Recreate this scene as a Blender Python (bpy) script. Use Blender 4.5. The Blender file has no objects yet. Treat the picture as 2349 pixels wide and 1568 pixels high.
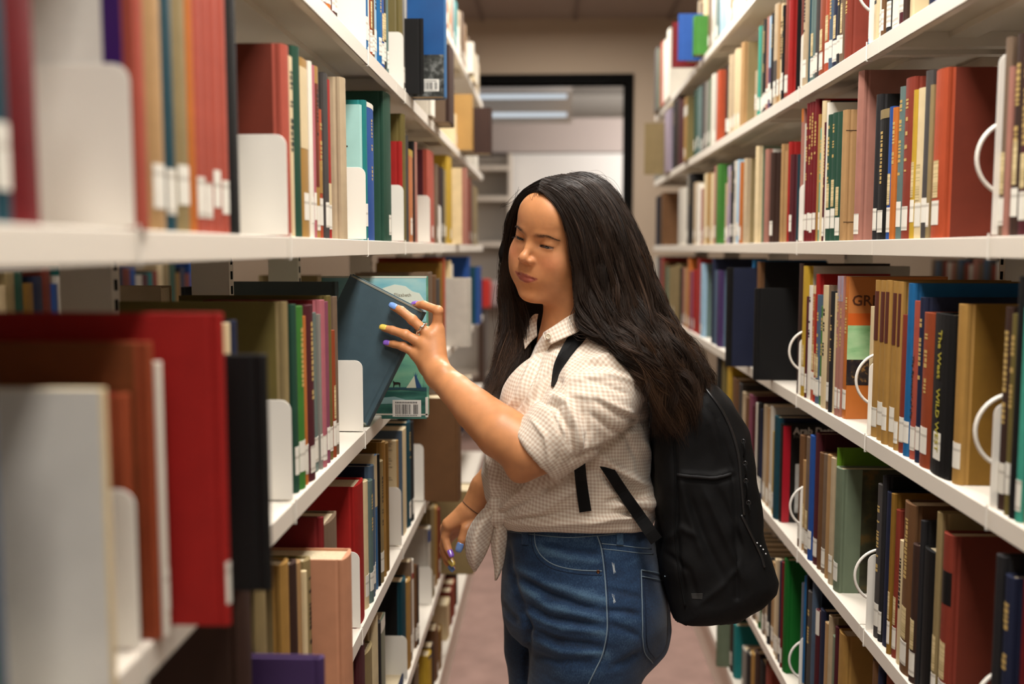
import bpy, math, random
import numpy as np
from mathutils import Vector, Matrix
from mathutils.bvhtree import BVHTree

# ---------------------------------------------------------------- camera, world, lights, exposure
EYE = 1.50
FPX, CX, CY = 2284.0, 1174.5, 784.0          # focal length and centre of a 2349 x 1568 frame
VPX, VPY = 1262.0, 570.0                     # where the aisle's far end vanishes
_p = math.atan((CY - VPY) / FPX)
_a = math.atan((VPX - CX) / FPX * math.cos(_p))
CF = np.array([-math.sin(_a) * math.cos(_p), math.cos(_a) * math.cos(_p), -math.sin(_p)])
CR = np.array([math.cos(_a), math.sin(_a), 0.0])
CU = np.cross(CR, CF)
sc = bpy.context.scene
col = sc.collection

cam_data = bpy.data.cameras.new('camera')
cam = bpy.data.objects.new('camera', cam_data)
col.objects.link(cam)
cam.matrix_world = Matrix(((CR[0], CU[0], -CF[0], 0), (CR[1], CU[1], -CF[1], 0), (CR[2], CU[2], -CF[2], EYE), (0, 0, 0, 1)))
cam_data.sensor_width = 36.0
cam_data.sensor_fit = 'HORIZONTAL'
cam_data.lens = FPX * 36.0 / 2349.0
cam_data.clip_start = 0.02
cam_data.dof.use_dof = True
cam_data.dof.focus_distance = 1.76
cam_data.dof.aperture_fstop = 2.3
sc.camera = cam

sc.view_settings.view_transform = 'Standard'
sc.view_settings.look = 'None'
sc.view_settings.gamma = 1.0
sc.view_settings.use_curve_mapping = False
sc.view_settings.exposure = -0.12

world = bpy.data.worlds.new('room_air')
sc.world = world
world.use_nodes = True
bg = world.node_tree.nodes['Background']
bg.inputs[0].default_value = (1.0, 0.965, 0.93, 1)
bg.inputs[1].default_value = 0.13

LAMPS = [(0.12, -1.0, 28), (0.12, 0.95, 56), (0.12, 3.05, 50), (0.12, 5.2, 44), (-1.28, 2.0, 26), (1.55, 2.0, 26)]   # ceiling troffers: x, y, watts
CEIL = 2.98
for lx, ly, w in LAMPS:
    ld = bpy.data.lights.new('ceiling_lamp_light', 'AREA')
    ld.shape = 'RECTANGLE'
    ld.size, ld.size_y = 0.34, 1.20
    ld.energy = w
    ld.color = (1.0, 0.955, 0.895)
    lo = bpy.data.objects.new('ceiling_lamp_light', ld)
    lo.location = (lx, ly, CEIL - 0.06)
    col.objects.link(lo)
ld = bpy.data.lights.new('far_room_fill', 'POINT')  # added fill, out of sight behind the end wall, brightens the far room
ld.shadow_soft_size = 0.25
ld.energy = 120
ld.color = (1.0, 0.95, 0.9)
lo = bpy.data.objects.new('far_room_fill', ld)
lo.location = (1.5, 8.3, 2.35)
col.objects.link(lo)

# ---------------------------------------------------------------- helpers
def pix(x, y, Y):
    """the point of the vertical plane at depth Y that shows at pixel (x, y)"""
    d = CF + CR * ((x - CX) / FPX) + CU * ((CY - y) / FPX)
    t = Y / d[1]
    return np.array([d[0] * t, Y, EYE + d[2] * t])

def scale_at(Y):
    return FPX / Y

def y_at(x, X, z):
    k = (x - CX) / FPX
    z = z - EYE
    return (k * (CF[0] * X + CF[2] * z) - (CR[0] * X + CR[2] * z)) / (CR[1] - k * CF[1])

def z_at(y, X, Y):
    k = (CY - y) / FPX
    return EYE + (k * (CF[0] * X + CF[1] * Y) - (CU[0] * X + CU[1] * Y)) / (CU[2] - k * CF[2])

def srgb(c):
    return tuple(((v / 255.0) / 12.92 if v / 255.0 <= 0.04045 else ((v / 255.0 + 0.055) / 1.055) ** 2.4) for v in c)

MATS = {}
def mat(name, rgb, rough=0.6, bump=0.0, bscale=400.0, metal=0.0, spec=0.4, var=0.0, vscale=12.0, sheen=0.0, coat=0.0):
    if name in MATS:
        return MATS[name]
    m = bpy.data.materials.new(name)
    m.use_nodes = True
    nt = m.node_tree
    b = nt.nodes['Principled BSDF']
    c = srgb(rgb)
    b.inputs['Base Color'].default_value = (*c, 1)
    b.inputs['Roughness'].default_value = rough
    b.inputs['Metallic'].default_value = metal
    b.inputs['Specular IOR Level'].default_value = spec
    b.inputs['Sheen Weight'].default_value = sheen
    b.inputs['Coat Weight'].default_value = coat
    if bump or var:
        tc = nt.nodes.new('ShaderNodeTexCoord')
    if var:
        n = nt.nodes.new('ShaderNodeTexNoise')
        n.inputs['Scale'].default_value = vscale
        n.inputs['Detail'].default_value = 5
        nt.links.new(tc.outputs['Object'], n.inputs['Vector'])
        r = nt.nodes.new('ShaderNodeMapRange')
        r.inputs[1].default_value, r.inputs[2].default_value = 0.3, 0.7
        r.inputs[3].default_value, r.inputs[4].default_value = 1 - var, 1 + var
        nt.links.new(n.outputs[0], r.inputs[0])
        v = nt.nodes.new('ShaderNodeVectorMath')
        v.operation = 'SCALE'
        v.inputs[0].default_value = c
        nt.links.new(r.outputs[0], v.inputs['Scale'])
        nt.links.new(v.outputs[0], b.inputs['Base Color'])
    if bump:
        n2 = nt.nodes.new('ShaderNodeTexNoise')
        n2.inputs['Scale'].default_value = bscale
        n2.inputs['Detail'].default_value = 3
        nt.links.new(tc.outputs['Object'], n2.inputs['Vector'])
        bp = nt.nodes.new('ShaderNodeBump')
        bp.inputs['Strength'].default_value = bump
        bp.inputs['Distance'].default_value = 0.001
        nt.links.new(n2.outputs[0], bp.inputs['Height'])
        nt.links.new(bp.outputs[0], b.inputs['Normal'])
    MATS[name] = m
    return m

class MB:
    """collects verts and faces for one mesh object"""
    def __init__(s):
        s.v, s.f = [], []
    def add(s, v, f):
        o = len(s.v)
        s.v += [tuple(map(float, p)) for p in v]
        s.f += [tuple(i + o for i in q) for q in f]
        return s
    def box(s, x0, x1, y0, y1, z0, z1):
        return s.add([(x0, y0, z0), (x1, y0, z0), (x1, y1, z0), (x0, y1, z0), (x0, y0, z1), (x1, y0, z1), (x1, y1, z1), (x0, y1, z1)],
                     [(0, 3, 2, 1), (4, 5, 6, 7), (0, 1, 5, 4), (1, 2, 6, 5), (2, 3, 7, 6), (3, 0, 4, 7)])
    def prism(s, poly, a0, a1, axis=2):
        """a closed outline extruded along an axis"""
        n = len(poly)
        def pt(p, a):
            q = [p[0], p[1]]
            q.insert(axis, a)
            return q
        v = [pt(p, a0) for p in poly] + [pt(p, a1) for p in poly]
        f = [tuple(range(n))[::-1], tuple(range(n, 2 * n))]
        f += [(i, (i + 1) % n, n + (i + 1) % n, n + i) for i in range(n)]
        return s.add(v, f)
    def tube(s, pts, r, n=8, closed=False):
        P = [Vector(p) for p in pts]
        m = len(P)
        rr = r if hasattr(r, '__len__') else [r] * m
        rings, up = [], None
        for i in range(m):
            if closed:
                d = (P[(i + 1) % m] - P[i - 1]).normalized()
            else:
                d = (P[min(i + 1, m - 1)] - P[max(i - 1, 0)]).normalized()
            if up is None:
                up = d.orthogonal().normalized()
            up = (up - d * up.dot(d)).normalized()
            w = d.cross(up)
            rings.append([P[i] + (up * math.cos(t) + w * math.sin(t)) * rr[i] for t in [2 * math.pi * k / n for k in range(n)]])
        v = [p for q in rings for p in q]
        f = []
        for i in range(m if closed else m - 1):
            a, b = i * n, ((i + 1) % m) * n
            f += [(a + k, a + (k + 1) % n, b + (k + 1) % n, b + k) for k in range(n)]
        if not closed:
            f += [tuple(range(n))[::-1], tuple((m - 1) * n + k for k in range(n))]
        return s.add(v, f)
    def build(s, name, m, parent=None, smooth=False, loc=None, mats=None, fm=None):
        me = bpy.data.meshes.new(name)
        me.from_pydata(s.v, [], s.f)
        for q in (mats or [m]):
            me.materials.append(q)
        if fm is not None:
            me.polygons.foreach_set('material_index', fm)
        if smooth:
            me.polygons.foreach_set('use_smooth', [True] * len(me.polygons))
        me.update()
        o = bpy.data.objects.new(name, me)
        if parent is not None:
            o.parent = parent
        if loc is not None:
            o.location = loc
        col.objects.link(o)
        return o

def tag(o, label=None, cat=None, group=None, kind=None):
    for k, v in (('label', label), ('category', cat), ('group', group), ('kind', kind)):
        if v:
            o[k] = v
    return o

def empty(name, loc=(0, 0, 0)):
    o = bpy.data.objects.new(name, None)
    o.location = loc
    o.empty_display_size = 0.05
    col.objects.link(o)
    return o

def bevel(o, w, seg=2):
    b = o.modifiers.new('bevel', 'BEVEL')
    b.width, b.segments, b.limit_method = w, seg, 'ANGLE'
    return o

# ---------------------------------------------------------------- the room
XL, XR, SP, LIP = 0.33, 0.555, 0.3415, 0.027
Z0 = EYE - 0.0118                      # underside of the lip of the eye-level shelf
LEND, REND, YS = 4.90, 5.40, -0.58
DEPTH = 0.255
WALLY = 6.70
def ztop(k):
    return 0.20 if k == -4 else Z0 + SP * k + LIP

M_wall = mat('painted_wall', (186, 166, 144), 0.85, 0.15, 160)
M_ceil = mat('ceiling_tile', (170, 156, 146), 0.9, 0.5, 220, var=0.05, vscale=60)
M_white = mat('white_shelf_paint', (226, 218, 205), 0.42, 0.05, 300, spec=0.5)
M_end = mat('white_bookend_paint', (235, 230, 220), 0.38, spec=0.5)
M_carpet = mat('carpet', (152, 124, 114), 0.95, 0.9, 260, var=0.14, vscale=9)
M_black = mat('black_frame_paint', (9, 8, 7), 0.8, spec=0.1)
M_room = mat('far_room_paint', (200, 196, 190), 0.8)

tag(MB().box(-3.2, 3.4, -1.6, 10.4, -0.05, 0.0).build('floor', M_carpet), kind='structure')
tag(MB().box(-3.2, 3.4, -1.6, WALLY, CEIL + 0.02, CEIL + 0.1).build('ceiling', M_ceil), kind='structure')
b = MB()
for x in (-2.9, -2.28, -1.67, -1.06, -0.45, 0.16, 0.77, 1.38, 1.99, 2.6, 3.2):
    b.box(x - 0.012, x + 0.012, -1.6, WALLY, CEIL + 0.008, CEIL + 0.02)
for k in range(7):
    y = -1.4 + 1.22 * k
    b.box(-3.2, 3.4, y - 0.012, y + 0.012, CEIL + 0.009, CEIL + 0.02)
tag(b.build('trim_1', mat('ceiling_grid', (140, 126, 118), 0.6)), kind='structure')

# end wall with a wide opening
ox0, ox1 = pix(1080, 0, WALLY)[0] - 0.25, pix(1436, 0, WALLY)[0]
oz = z_at(190, 0.2, WALLY)
w = MB().box(-3.2, ox0, WALLY, WALLY + 0.14, 0, CEIL + 0.1).box(ox1, 3.4, WALLY, WALLY + 0.14, 0, CEIL + 0.1).box(ox0, ox1, WALLY, WALLY + 0.14, oz, CEIL + 0.1)
tag(w.build('wall_far', M_wall), kind='structure')
fw = 0.055
fr = MB().box(ox0 - fw, ox0 + 0.0, WALLY - 0.02, WALLY + 0.16, 0, oz + fw).box(ox1, ox1 + fw, WALLY - 0.02, WALLY + 0.16, 0, oz + fw).box(ox0, ox1, WALLY - 0.02, WALLY + 0.16, oz, oz + fw)
tag(fr.build('door_1', M_black), kind='structure')
# side and rear walls of the stack room
tag(MB().box(-3.3, -3.2, -1.6, 10.4, 0, CEIL + 0.1).build('wall_left', M_wall), kind='structure')
tag(MB().box(3.4, 3.5, -1.6, 10.4, 0, CEIL + 0.1).build('wall_right', M_wall), kind='structure')
# room beyond the opening
ZC2 = z_at(268, 0.2, 9.9)
tag(MB().box(-3.2, 3.4, 10.3, 10.4, 0, 3.1).build('wall_back', M_room), kind='structure')
tag(MB().box(-3.2, 3.4, WALLY + 0.14, 10.3, 3.05, 3.12).build('ceiling_2', M_room), kind='structure')
bh = pix(1000, 350, 9.6)[2]
tag(MB().box(-3.2, 3.4, 9.60, 10.3, bh, pix(1000, 272, 9.6)[2]).build('wall_bulkhead', mat('bulkhead_paint', (186, 176, 172), 0.8)), kind='structure')
# fluorescent fixture
fx = empty('ceiling_light', (0.2, 7.9, 2.9))
tag(fx, 'long fluorescent ceiling light with glowing tubes beyond the black door frame', 'ceiling light')
p0, p1 = pix(1040, 205, 7.9), pix(1312, 275, 7.9)
hb = MB().box(p0[0] - 0.2, p1[0], 7.7, 8.1, p0[2] + 0.0, p0[2] + 0.03).build('housing', M_room, fx)
hb2 = MB().box(p0[0] - 0.2, p1[0], 8.08, 8.1, p1[2], p0[2]).build('reflector', M_room, fx)
for o in (hb, hb2):
    o.matrix_parent_inverse = Matrix.Translation((-0.2, -7.9, -2.9))
m_em = bpy.data.materials.new('fluorescent_glow')
m_em.use_nodes = True
e_ = m_em.node_tree.nodes.new('ShaderNodeEmission')
e_.inputs[0].default_value = (0.85, 0.93, 1, 1)
e_.inputs[1].default_value = 0.8
m_em.node_tree.links.new(e_.outputs[0], m_em.node_tree.nodes['Material Output'].inputs[0])
for yy in (222, 264):
    q = pix(1050, yy, 7.9)
    t = MB().tube([(p0[0] - 0.15, 7.9, q[2]), (p1[0] - 0.04, 7.9, q[2])], 0.018, 10).build('fluorescent_tube', m_em, fx, smooth=True)
    t.matrix_parent_inverse = Matrix.Translation((-0.2, -7.9, -2.9))
# white cabinet panel and open white shelving against the back wall
q0, q1 = pix(1168, 352, 9.55), pix(1432, 1000, 9.55)
wc = MB().box(q0[0], q1[0] + 0.25, 9.58, 9.99, 0.0, q0[2]).build('white_cabinet', mat('cabinet_white', (226, 226, 224), 0.5))
tag(wc, 'tall plain white cabinet in the room beyond the opening', 'cabinet')
MB().box(q0[0] + 0.02, q1[0] + 0.22, 9.568, 9.58, 0.05, q0[2] - 0.03).build('cabinet_door', mat('cabinet_white', (226, 226, 224), 0.5), wc)
s0 = pix(1085, 380, 9.2)
s1 = pix(1166, 380, 9.2)
us = empty('shelving_unit', (s0[0], 9.2, 0))
tag(us, 'open white shelving unit with empty shelves beyond the opening', 'shelf')
mi = Matrix.Translation((-s0[0], -9.2, 0))
for xa in (s0[0] - 0.35, s1[0]):
    o = MB().box(xa, xa + 0.03, 9.2, 9.5, 0, pix(1000, 352, 9.2)[2]).build('side_panel', M_white, us)
    o.matrix_parent_inverse = mi
for yy in (385, 455, 560, 700, 860):
    z = pix(1100, yy, 9.2)[2]
    o = MB().box(s0[0] - 0.32, s1[0], 9.2, 9.5, z - 0.02, z + 0.02).build('shelf_board', M_white, us)
    o.matrix_parent_inverse = mi
o = MB().box(s0[0] - 0.32, s1[0], 9.5, 9.51, 0, pix(1000, 352, 9.2)[2]).build('back_panel', M_room, us)
o.matrix_parent_inverse = mi
def far_thing(name, x0, x1, y0, y1, Y, dy, m, label, cat, rr=0.01):
    a, c = pix(x0, y0, Y), pix(x1, y1, Y)
    o = MB().box(a[0], c[0], Y, Y + dy, c[2], a[2]).build(name, m)
    bevel(o, rr)
    tag(o, label, cat)
    return o
tb = far_thing('desk', 1095, 1240, 706.5, 713, 7.8, 0.5, mat('desk_brown', (80, 58, 44), 0.5), 'dark brown desk in the far room beside her hair', 'desk')
a_ = pix(1095, 712, 7.8); c_ = pix(1240, 712, 7.8)
for xx in (a_[0], c_[0] - 0.05):
    MB().box(xx, xx + 0.05, 7.85, 8.25, 0, a_[2]).build('leg', mat('desk_brown', (80, 58, 44), 0.5), tb)
far_thing('red_folder', 1104, 1124, 640, 706, 7.9, 0.06, mat('folder_red', (235, 60, 50), 0.5), 'bright red folder standing on the desk in the far room', 'folder')
far_thing('box', 1124, 1175, 645, 704.5, 7.95, 0.2, mat('box_grey', (190, 180, 180), 0.7), 'pale grey box beside the red folder on the far desk', 'box', 0.03)

# ceiling troffers over the aisles
for i, (lx, ly, w_) in enumerate(LAMPS):
    t = empty('ceiling_lamp', (lx, ly, CEIL))
    names = ['above the near end of the aisle', 'in front of and above the young woman', 'behind the young woman, above the aisle', 'above the far end of the aisle', 'over the next aisle past the shelving she faces', 'over the next aisle past the shelving behind her']
    tag(t, 'rectangular ceiling lamp ' + names[i], 'ceiling lamp', 'ceiling lamps over the aisles')
    MB().box(-0.2, 0.2, -0.63, 0.63, -0.045, 0.02).build('housing', M_white, t)
    MB().box(-0.17, 0.17, -0.60, 0.60, -0.052, -0.046).build('diffuser', mat('lamp_diffuser', (250, 245, 235), 0.3), t)

# ---------------------------------------------------------------- shelving ranges
def shelving(side, xf, y_edges, posts, levels, label, gap_joint=0.0015):
    """side -1 / +1: the shelves' fronts face the aisle at |x| = xf"""
    root = empty('library_shelving', (side * xf, y_edges[0], 0))
    tag(root, label, 'bookshelf')
    inv = Matrix.Translation((-side * xf, -y_edges[0], 0))
    def part(b, nm, bev=0):
        o = b.build(nm, M_white, root)
        o.matrix_parent_inverse = inv
        if bev:
            bevel(o, bev, 2)
        return o
    def X(u):
        return side * (xf + u)
    def bx(b, u0, u1, y0, y1, z0, z1):
        a, c = sorted((X(u0), X(u1)))
        return b.box(a, c, y0, y1, z0, z1)
    for side2 in (0, 1):                  # the range is double-faced
        def U(u):
            return u if side2 == 0 else 2 * DEPTH - u
        for k in levels:
            zt = ztop(k)
            for y0, y1 in zip(y_edges[:-1], y_edges[1:]):
                y0, y1 = y0 + gap_joint, y1 - gap_joint
                b = MB()
                # pan-formed shelf: deck, front lip with returned flange, side flanges, rear flange
                bx(b, U(0.0015), U(DEPTH - 0.004), y0, y1, zt - 0.0018, zt)
                bx(b, U(0.0), U(0.0025), y0, y1, zt - LIP, zt - 0.0005)
                bx(b, U(0.0), U(0.016), y0, y1, zt - LIP, zt - LIP + 0.0015)
                bx(b, U(DEPTH - 0.008), U(DEPTH - 0.004), y0, y1, zt - LIP - 0.002, zt)
                if side2 == 0 and k > -4:
                    part(b, 'shelf', 0.0008)
                    g = MB()
                    for yy in (y0 + 0.02, y1 - 0.045):
                        bx(g, U(0.018), U(DEPTH - 0.01), yy, yy + 0.025, zt - LIP + 0.001, zt - 0.002)
                    bx(g, U(0.10), U(0.145), y0 + 0.045, y1 - 0.045, zt - 0.012, zt - 0.002)
                    part(g, 'shelf_stiffener')
                else:
                    part(b, 'shelf')
                if k == -4 and side2 == 0:
                    g = MB()
                    bx(g, 0.02, 0.03, y0, y1, 0, zt - LIP)
                    part(g, 'kick_plate')
    for yp in posts:
        b = MB()
        bx(b, DEPTH - 0.033, DEPTH + 0.033, yp - 0.012, yp + 0.012, 0, ztop(2) + 0.12)
        o = part(b, 'upright_post')
        bm_ = MB()
        for i in range(int((ztop(2)) / 0.0254)):        # slotted face
            for s2 in (-1, 1):
                bx(bm_, DEPTH + s2 * 0.0335 - 0.0006, DEPTH + s2 * 0.0335 + 0.0006, yp - 0.004, yp + 0.004, 0.05 + i * 0.0254, 0.05 + i * 0.0254 + 0.014)
        s = bm_.build('post_slots', M_black, o)
        s.matrix_parent_inverse = Matrix.Identity(4)
    return root

LY = [1.247 + 0.914 * k for k in range(-2, 4)] + [LEND]
RY = [1.748 + 0.914 * k for k in range(-3, 4)] + [REND]
RY[0] = YS
LEVELS = (2, 1, 0, -1, -2, -3, -4)
shelving(-1, XL, LY, [1.247 - 0.914, 1.247, 1.709, 2.18, 3.07, 3.98, 4.88], LEVELS, 'white double-faced library shelving the young woman is reaching into')
shelving(1, XR, RY, [0.83, 1.748, 2.66, 3.576, 4.49, 5.38], LEVELS, 'white double-faced library shelving behind the young woman and her backpack')
shelving(-1, 1.74, [-0.2, 0.7, 1.6, 2.5, 3.4, 4.3, 5.2, 5.6], [0.7, 1.6, 2.5, 3.4, 4.3, 5.2], (0, -1, -2), 'white shelving across the next aisle, seen over the books on the chest-high shelf')
shelving(1, 1.95, [0.8, 1.7, 2.6, 3.5, 4.4, 5.3], [0.8, 1.7, 2.6, 3.5, 4.4, 5.3], (0, -1, -2), 'white shelving in the aisle beyond, seen above the blue book')

# ---------------------------------------------------------------- books
PAL = {'white': (226, 220, 206), 'cream': (212, 192, 152), 'beige': (180, 160, 130), 'tan': (168, 132, 88), 'khaki': (138, 120, 82), 'olive': (104, 92, 46),
 'mustard': (146, 106, 36), 'golden': (186, 142, 72), 'yellow': (206, 168, 50), 'orange': (206, 116, 44), 'rust': (160, 72, 38), 'brick-red': (146, 58, 42),
 'red': (176, 30, 26), 'dark-red': (104, 18, 22), 'maroon': (74, 24, 32), 'pink': (196, 112, 122), 'dusty-pink': (184, 126, 110), 'salmon': (188, 88, 70),
 'mauve': (128, 68, 88), 'purple': (64, 44, 88), 'lilac': (150, 136, 152), 'navy': (28, 34, 58), 'blue': (34, 74, 142), 'bright-blue': (30, 108, 168),
 'slate-blue': (74, 92, 112), 'light-blue': (150, 182, 204), 'teal': (28, 116, 116), 'dark-teal': (18, 62, 74), 'aqua': (160, 204, 198), 'dark-green': (32, 68, 52),
 'green': (60, 116, 44), 'emerald': (14, 108, 34), 'sage-green': (104, 116, 94), 'grey-green': (92, 112, 108), 'lime-green': (112, 158, 36), 'grey': (130, 126, 118),
 'pale-grey': (190, 184, 172), 'dark-grey': (70, 66, 64), 'black': (13, 12, 12), 'brown': (104, 72, 44), 'dark-brown': (56, 36, 28), 'grey-brown': (112, 92, 74),
 'red-brown': (106, 42, 26), 'cyan': (20, 160, 190), 'orange-red': (190, 80, 44), 'charcoal': (32, 31, 33), 'turquoise': (60, 150, 130), 'silver': (224, 220, 212), 'crimson': (140, 20, 36), 'sienna': (112, 58, 24), 'pinkish-tan': (194, 138, 106)}
for _k in ('golden', 'rust', 'orange-red', 'salmon', 'pink', 'orange', 'yellow', 'brick-red', 'mustard', 'dusty-pink', 'red', 'emerald', 'bright-blue', 'lime-green'):
    PAL[_k] = tuple(int(v * 0.88) for v in PAL[_k])
RNG = random.Random(7)
M_page = mat('page_edges', (206, 190, 158), 0.9, 0.6, 900, var=0.1, vscale=300)
M_label = mat('call_number_label', (232, 228, 218), 0.55)
M_barcode = mat('aged_tape_label', (214, 192, 140), 0.5)
M_gilt = mat('gilt_lettering', (190, 160, 96), 0.4)
M_dark = mat('dark_lettering', (30, 26, 24), 0.6)
def stripes(name, c1, c2, axis, sc_, w=0.5):
    """print: thin dark lines across a pale label"""
    if name in MATS:
        return MATS[name]
    m = mat(name, c1, 0.55)
    nt = m.node_tree
    tc = nt.nodes.new('ShaderNodeTexCoord')
    sp = nt.nodes.new('ShaderNodeSeparateXYZ')
    nt.links.new(tc.outputs['Object'], sp.inputs[0])
    mu = nt.nodes.new('ShaderNodeMath'); mu.operation = 'MULTIPLY'; mu.inputs[1].default_value = sc_
    nt.links.new(sp.outputs[axis], mu.inputs[0])
    no = nt.nodes.new('ShaderNodeTexWhiteNoise'); no.noise_dimensions = '1D'
    fl = nt.nodes.new('ShaderNodeMath'); fl.operation = 'FLOOR'
    nt.links.new(mu.outputs[0], fl.inputs[0]); nt.links.new(fl.outputs[0], no.inputs['W'])
    gt = nt.nodes.new('ShaderNodeMath'); gt.operation = 'GREATER_THAN'; gt.inputs[1].default_value = w
    nt.links.new(no.outputs[0], gt.inputs[0])
    mx = nt.nodes.new('ShaderNodeMix'); mx.data_type = 'RGBA'
    mx.inputs['A'].default_value = (*srgb(c2), 1); mx.inputs['B'].default_value = (*srgb(c1), 1)
    nt.links.new(gt.outputs[0], mx.inputs['Factor'])
    nt.links.new(mx.outputs['Result'], nt.nodes['Principled BSDF'].inputs['Base Color'])
    return m

def book_mat(c, finish):
    rgb = PAL[c]
    if finish == 'paper':
        return mat('cover_paper_' + c, rgb, 0.42, 0.05, 500, spec=0.5, var=0.04, vscale=25)
    return mat('cover_cloth_' + c, rgb, 0.66, 0.35, 1500, spec=0.25, var=0.07, vscale=30)

def cover_profile(w, t, hard, out):
    """closed outline of the case in plan: u = depth into the shelf, v = thickness. out = extra distance outward"""
    bt = 0.0028 if hard else 0.0007
    bul = min(0.0035, t * 0.12) if hard else 0.0004
    n = 7
    o, i = [], []
    o.append((w, 0))
    if hard:
        o += [(0.0125, 0), (0.009, 0.0012), (0.0055, 0.0)]
    for k in range(n):
        a = k / (n - 1)
        o.append((0.002 - bul * math.sin(math.pi * a) - 0.002 * math.sin(math.pi * a) ** 0.5, t * a))
    if hard:
        o += [(0.0055, t), (0.009, t - 0.0012), (0.0125, t)]
    o.append((w, t))
    i = [(w, t - bt), (0.012, t - bt - 0.0008), (0.004, t - bt - 0.0005), (0.004, bt + 0.0005), (0.012, bt + 0.0008), (w, bt)]
    return o, i, bul

def spine_u(t, v, hard):
    bul = min(0.0035, t * 0.12) if hard else 0.0004
    s = math.sin(math.pi * min(max(v / t, 0), 1))
    return 0.002 - bul * s - 0.002 * s ** 0.5

def spine_strip(t, hard, v0, v1, z0, z1, off=0.0004, n=6):
    b = MB()
    vs = [v0 + (v1 - v0) * k / n for k in range(n + 1)]
    out = [(spine_u(t, v, hard) - off, v) for v in vs]
    inn = [(spine_u(t, v, hard) + 0.0006, v) for v in vs][::-1]
    return b.prism(out + inn, z0, z1)

BOOKS = []           # (side, level, near->far order, object, description)
SHELF_WORDS = {2: 'top shelf', 1: 'second-highest shelf', 0: 'eye-level shelf', -1: 'chest-high shelf', -2: 'waist-high shelf', -3: 'knee-high shelf', -4: 'bottom shelf'}

def transform_local(side):
    """local (u, v, z) -> the shelf's axes: u runs into the shelf, v away from the camera"""
    return lambda p: (side * p[0], p[1], p[2])

def make_book(side, x_spine, y0, t, z, h, w, colr, opts, rz=0.0, name='book'):
    hard = 'p' not in opts
    fin = 'paper' if ('p' in opts or 'd' in opts) else 'cloth'
    m = book_mat(colr, fin)
    cc = next((o[2:] for o in opts if o.startswith('c:')), None)
    T = transform_local(side)
    o_, i_, bul = cover_profile(w, t, hard, 0)
    b = MB()
    b.prism(o_ + i_, 0, h)
    n = len(o_) + len(i_)
    mats, fm = [m], None
    if cc:
        mats = [m, book_mat(cc, fin)]
        fm = [0] * len(b.f)
        lim = 0.03 if 'q' in opts else 0.0125
        for k, f in enumerate(b.f[2:]):
            us = [b.v[j][0] for j in f]
            if min(us) >= 0.012 or (not hard and max(us) > 0.03):
                fm[k + 2] = 1
    b.v = [T(p) for p in b.v]
    o = b.build(name, m, None, mats=mats, fm=fm)
    o.location = (x_spine, y0, z)
    bt = 0.0028 if hard else 0.0007
    pg = MB().box(*sorted((side * 0.0045, side * (w - (0.003 if hard else 0.0002)))), bt + 0.0002, t - bt - 0.0002, 0.003 if hard else 0.0001, h - (0.0035 if hard else 0.0001))
    pg.build('page_block', M_page, o)
    def strip(nm, mm, v0, v1, z0, z1, off=0.0004):
        s = spine_strip(t, hard, v0, v1, z0, z1, off)
        s.v = [T(p) for p in s.v]
        return s.build(nm, mm, o)
    if 'n' not in opts and h > 0.1:
        lw = min(t * 0.86, 0.025)
        v0 = (t - lw) / 2
        lz = RNG.uniform(0.010, 0.026)
        lh = RNG.uniform(0.034, 0.042)
        strip('call_number_label', stripes('call_number_print', (230, 226, 214), (196, 190, 178), 2, 260, 0.32), v0, v0 + lw, lz, lz + lh)
        if 'b' in opts:
            strip('tape_label', stripes('tape_print', (214, 194, 146), (176, 156, 110), 2, 900, 0.4), v0 + lw * .15, v0 + lw * .85, lz + lh + 0.004, lz + lh + RNG.uniform(0.045, 0.06))
    if 't' in opts:
        # a line of small stamped characters down the spine
        mm = M_dark if colr in ('white', 'cream', 'beige', 'pale-grey', 'tan', 'light-blue', 'aqua', 'yellow', 'golden', 'khaki') else M_gilt
        lb = MB()
        z1 = h * RNG.uniform(0.86, 0.93)
        ch = min(0.010, t * 0.5)
        for q in range(RNG.randint(10, 18)):
            L = RNG.choice((0.003, 0.0045, 0.006))
            z1 -= L + 0.0022
            if z1 < h * 0.42:
                break
            if RNG.random() < 0.16:
                z1 -= 0.006
                continue
            v0 = (t - ch) / 2
            s = spine_strip(t, hard, v0, v0 + ch * RNG.choice((0.7, 1.0, 1.0)), z1, z1 + L, 0.0003, 2)
            lb.add([T(p) for p in s.v], s.f)
        if lb.v:
            lb.build('title_lettering', mm, o)
    for q in opts:
        if q.startswith('s:'):               # a printed band of another colour: s:colour:z0:z1 (fractions of the height)
            _, c2, a, c = q.split(':')
            strip('spine_band', book_mat(c2, 'paper'), t * 0.02, t * 0.98, h * float(a), h * float(c), 0.00025)
    if rz:
        o.rotation_euler = (0, 0, rz)
    return o

def size_words(h, t, opts):
    a = 'very tall' if h > 0.285 else 'tall' if h > 0.255 else 'short' if h < 0.2 else ''
    c = 'thick' if t > 0.042 else 'thin' if t < 0.016 else ''
    return (a + ' ' + c).strip()

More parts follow.
